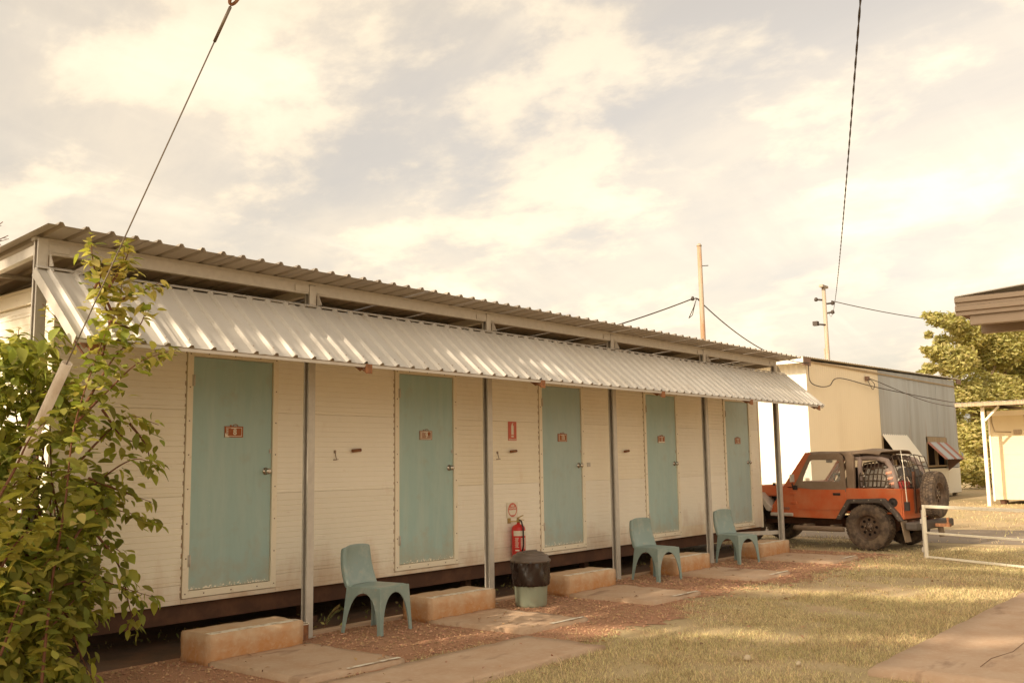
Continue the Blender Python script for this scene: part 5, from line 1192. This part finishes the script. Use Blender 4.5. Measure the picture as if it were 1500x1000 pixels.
def blades(n, x0, x1, y0, y1, hmin, hmax, w, thin=True):
    x, y = rng.uniform(x0,x1,n), rng.uniform(y0,y1,n)
    ge = -2.35-.18*np.sin(x*1.3)-.12*np.sin(x*3.7+1)-.06*np.sin(x*9)-np.where((x > 5.3)&(x < 8),.25,0)
    onbed = (y > ge) & (x < 14.2)
    nz = .6*vnoise(x,y,.9,1)+.4*vnoise(x,y,.28,2)
    edge = np.clip((ge-y)/.5, 0, 1)
    keep = ~inpoly_slab(x,y) & ~hidden_far(x,y) & np.where(onbed, (rng.random(n) < np.clip(.75-(y-ge)/.38,.012,1)*(nz > .42)), (rng.random(n) < np.clip((nz-.28)*3.2,.06,1)*(.18+.82*edge)))
    x, y, nz = x[keep], y[keep], nz[keep]; n = len(x)
    h = (hmin+(hmax-hmin)*rng.random(n)**2)*(.6+.7*nz); a = rng.uniform(0,2*np.pi,n); l = rng.uniform(.25,1.3,n)*h; b = a+rng.normal(0,.8,n)
    dx, dy = np.cos(a)*w/2, np.sin(a)*w/2
    mx, my = x+np.cos(b+np.pi/2)*l*.4, y+np.sin(b+np.pi/2)*l*.4; tx, ty = x+np.cos(b+np.pi/2)*l, y+np.sin(b+np.pi/2)*l
    V = np.stack([np.stack([x-dx,y-dy,np.zeros(n)],1), np.stack([x+dx,y+dy,np.zeros(n)],1), np.stack([mx+dx*.8,my+dy*.8,h*.65],1), np.stack([mx-dx*.8,my-dy*.8,h*.65],1), np.stack([tx,ty,h],1)],1)
    return V
B = [blades(9000, 3.2, 14, -7.2, -1.9, .035, .085, .0048), blades(260000, 3.2, 9.5, -7.2, -2.0, .009, .036, .0042), blades(130000, 9.5, 16.5, -8, -2.0, .012, .038, .007), blades(26000, 14.4, 17.2, -2.2, 3.4, .02,.06,.009), blades(60000, 17, 34, -10, 3.4, .025, .07, .014)]
V = np.concatenate(B).reshape(-1,3); n = len(V)//5; o = np.arange(n)*5
F = np.concatenate([np.stack([o,o+1,o+2],1), np.stack([o,o+2,o+3],1), np.stack([o+3,o+2,o+4],1)])
ob = link('lawn_grass', bulk('lawn_grass', V, F, M_grass), (0,0,0)); ob['kind'] = 'stuff'
# gravel stones
n = 46000; x = np.concatenate([rng.uniform(1.2,9,n*2//3), rng.uniform(9,14.2,n//3)]); y = -.48-rng.random(len(x))**1.25*2.2
ge = -2.35-.18*np.sin(x*1.3)-.12*np.sin(x*3.7+1)-np.where((x > 5.3)&(x < 8),.25,0)
k = (y > ge-.05+.22*rng.normal(size=len(x))) & ~inpoly_slab(x,y)
for a, b in [(2.87,3.78),(5.29,6.24),(7.49,8.46),(9.86,10.80),(12.45,13.42)]: k &= ~((x > a)&(x < b)&(y > -.9))
x, y = x[k], y[k]; n = len(x); s = (.003+.014*rng.random(n)**6)*np.where(x > 9, 1.35, 1)
base = np.array([(1,0,0),(0,1,0),(-1,0,0),(0,-1,0),(0,0,.8),(0,0,-.4)],float)
V = base[None]*s[:,None,None]*(.65+.7*rng.random((n,6,1))); an = rng.uniform(0,6.3,n); c_, s_ = np.cos(an)[:,None], np.sin(an)[:,None]
X = V[:,:,0]*c_-V[:,:,1]*s_; Yv = V[:,:,0]*s_+V[:,:,1]*c_; V = np.stack([X+x[:,None], Yv+y[:,None], V[:,:,2]+.006+s[:,None]*.25],2).reshape(-1,3)
o = np.arange(n)[:,None,None]*6; F = (o+np.array([(0,1,4),(1,2,4),(2,3,4),(3,0,4),(1,0,5),(2,1,5),(3,2,5),(0,3,5)])[None]).reshape(-1,3)
ob = link('gravel', bulk('gravel', V, F, M_stone), (0,0,0)); ob['kind'] = 'stuff'
# fallen leaves on the gravel, slabs and lawn
n = 420; x = rng.uniform(2.5,13,n); y = -.6-rng.random(n)**1.3*3.6; z = np.where(inpoly_slab(x,y), .052, .022)
a = rng.uniform(0,6.28,n); L_ = (.012+.018*rng.random(n))[:,None]; d = np.stack([np.cos(a),np.sin(a),rng.normal(0,.25,n)],1); e = np.stack([-np.sin(a),np.cos(a),rng.normal(0,.35,n)],1); P = np.stack([x,y,z],1)
V = np.stack([P-d*L_, P+e*L_*.45+[0,0,.004], P+d*L_, P-e*L_*.45+[0,0,.006]],1).reshape(-1,3)
M_litter = mat('dry_leaf_litter', (.36,.22,.11), .8, island=.5)
ob = link('leaf_litter', bulk('leaf_litter', V, np.arange(len(V)).reshape(-1,4), M_litter), (0,0,0)); ob['kind'] = 'stuff'
# weeds under and behind the cabin
def weeds(n, x0, x1, y0, y1, h):
    x, y = rng.uniform(x0,x1,n), rng.uniform(y0,y1,n); k = vnoise(x,y,.5,5) > .45; x, y = x[k], y[k]; n = len(x)
    z = rng.random(n)*h; d = rng.normal(size=(n,3)); d /= np.linalg.norm(d,axis=1)[:,None]; e = np.cross(d, rng.normal(size=(n,3))); e /= np.linalg.norm(e,axis=1)[:,None]; s = (.012+.02*rng.random(n))[:,None]; P = np.stack([x,y,z+.01],1)
    return np.stack([P-d*s,P+e*s*.5,P+d*s,P-e*s*.5],1)
V = np.concatenate([weeds(6000, 2.5, 14.5, 1.6, 3.6, .22), weeds(900, 2.6, 14, -.3, .6, .08), weeds(5000, 2, 15, 3.4, 5.5, .3)]).reshape(-1,3)
ob = link('weeds', bulk('weeds', V, np.arange(len(V)).reshape(-1,4), M_weed), (0,0,0)); ob['kind'] = 'stuff'
# a feathery weed beside the tin
wd = thing('small_weed', (4.42,-.42,0), 'small feathery weed sprouting from the kerb beside the first post', 'weed')
mb = MB(); st = [(4.36,-.43,.0),(4.40,-.42,.09),(4.47,-.43,.17),(4.54,-.43,.20)]; mb.tube(smooth(st), .002, 5); mb.build('stalk', M_stem, wd)
mb = MB(); P = smooth(st)
for i in range(8, len(P)):
    for s in (-1,1):
        d = Vector((.015,-.01,.035*s+.01)); p = P[i]; mb.add([p,p+d*.5+Vector((.006,0,0)),p+d,p+d*.5-Vector((.006,0,0))],[(0,1,2,3)])
mb.build('leaflets', M_weed, wd, fix=False, kind='stuff')

SC.render.engine = 'CYCLES'
SC.cycles.max_bounces = 8; SC.cycles.diffuse_bounces = 4; SC.cycles.transparent_max_bounces = 12
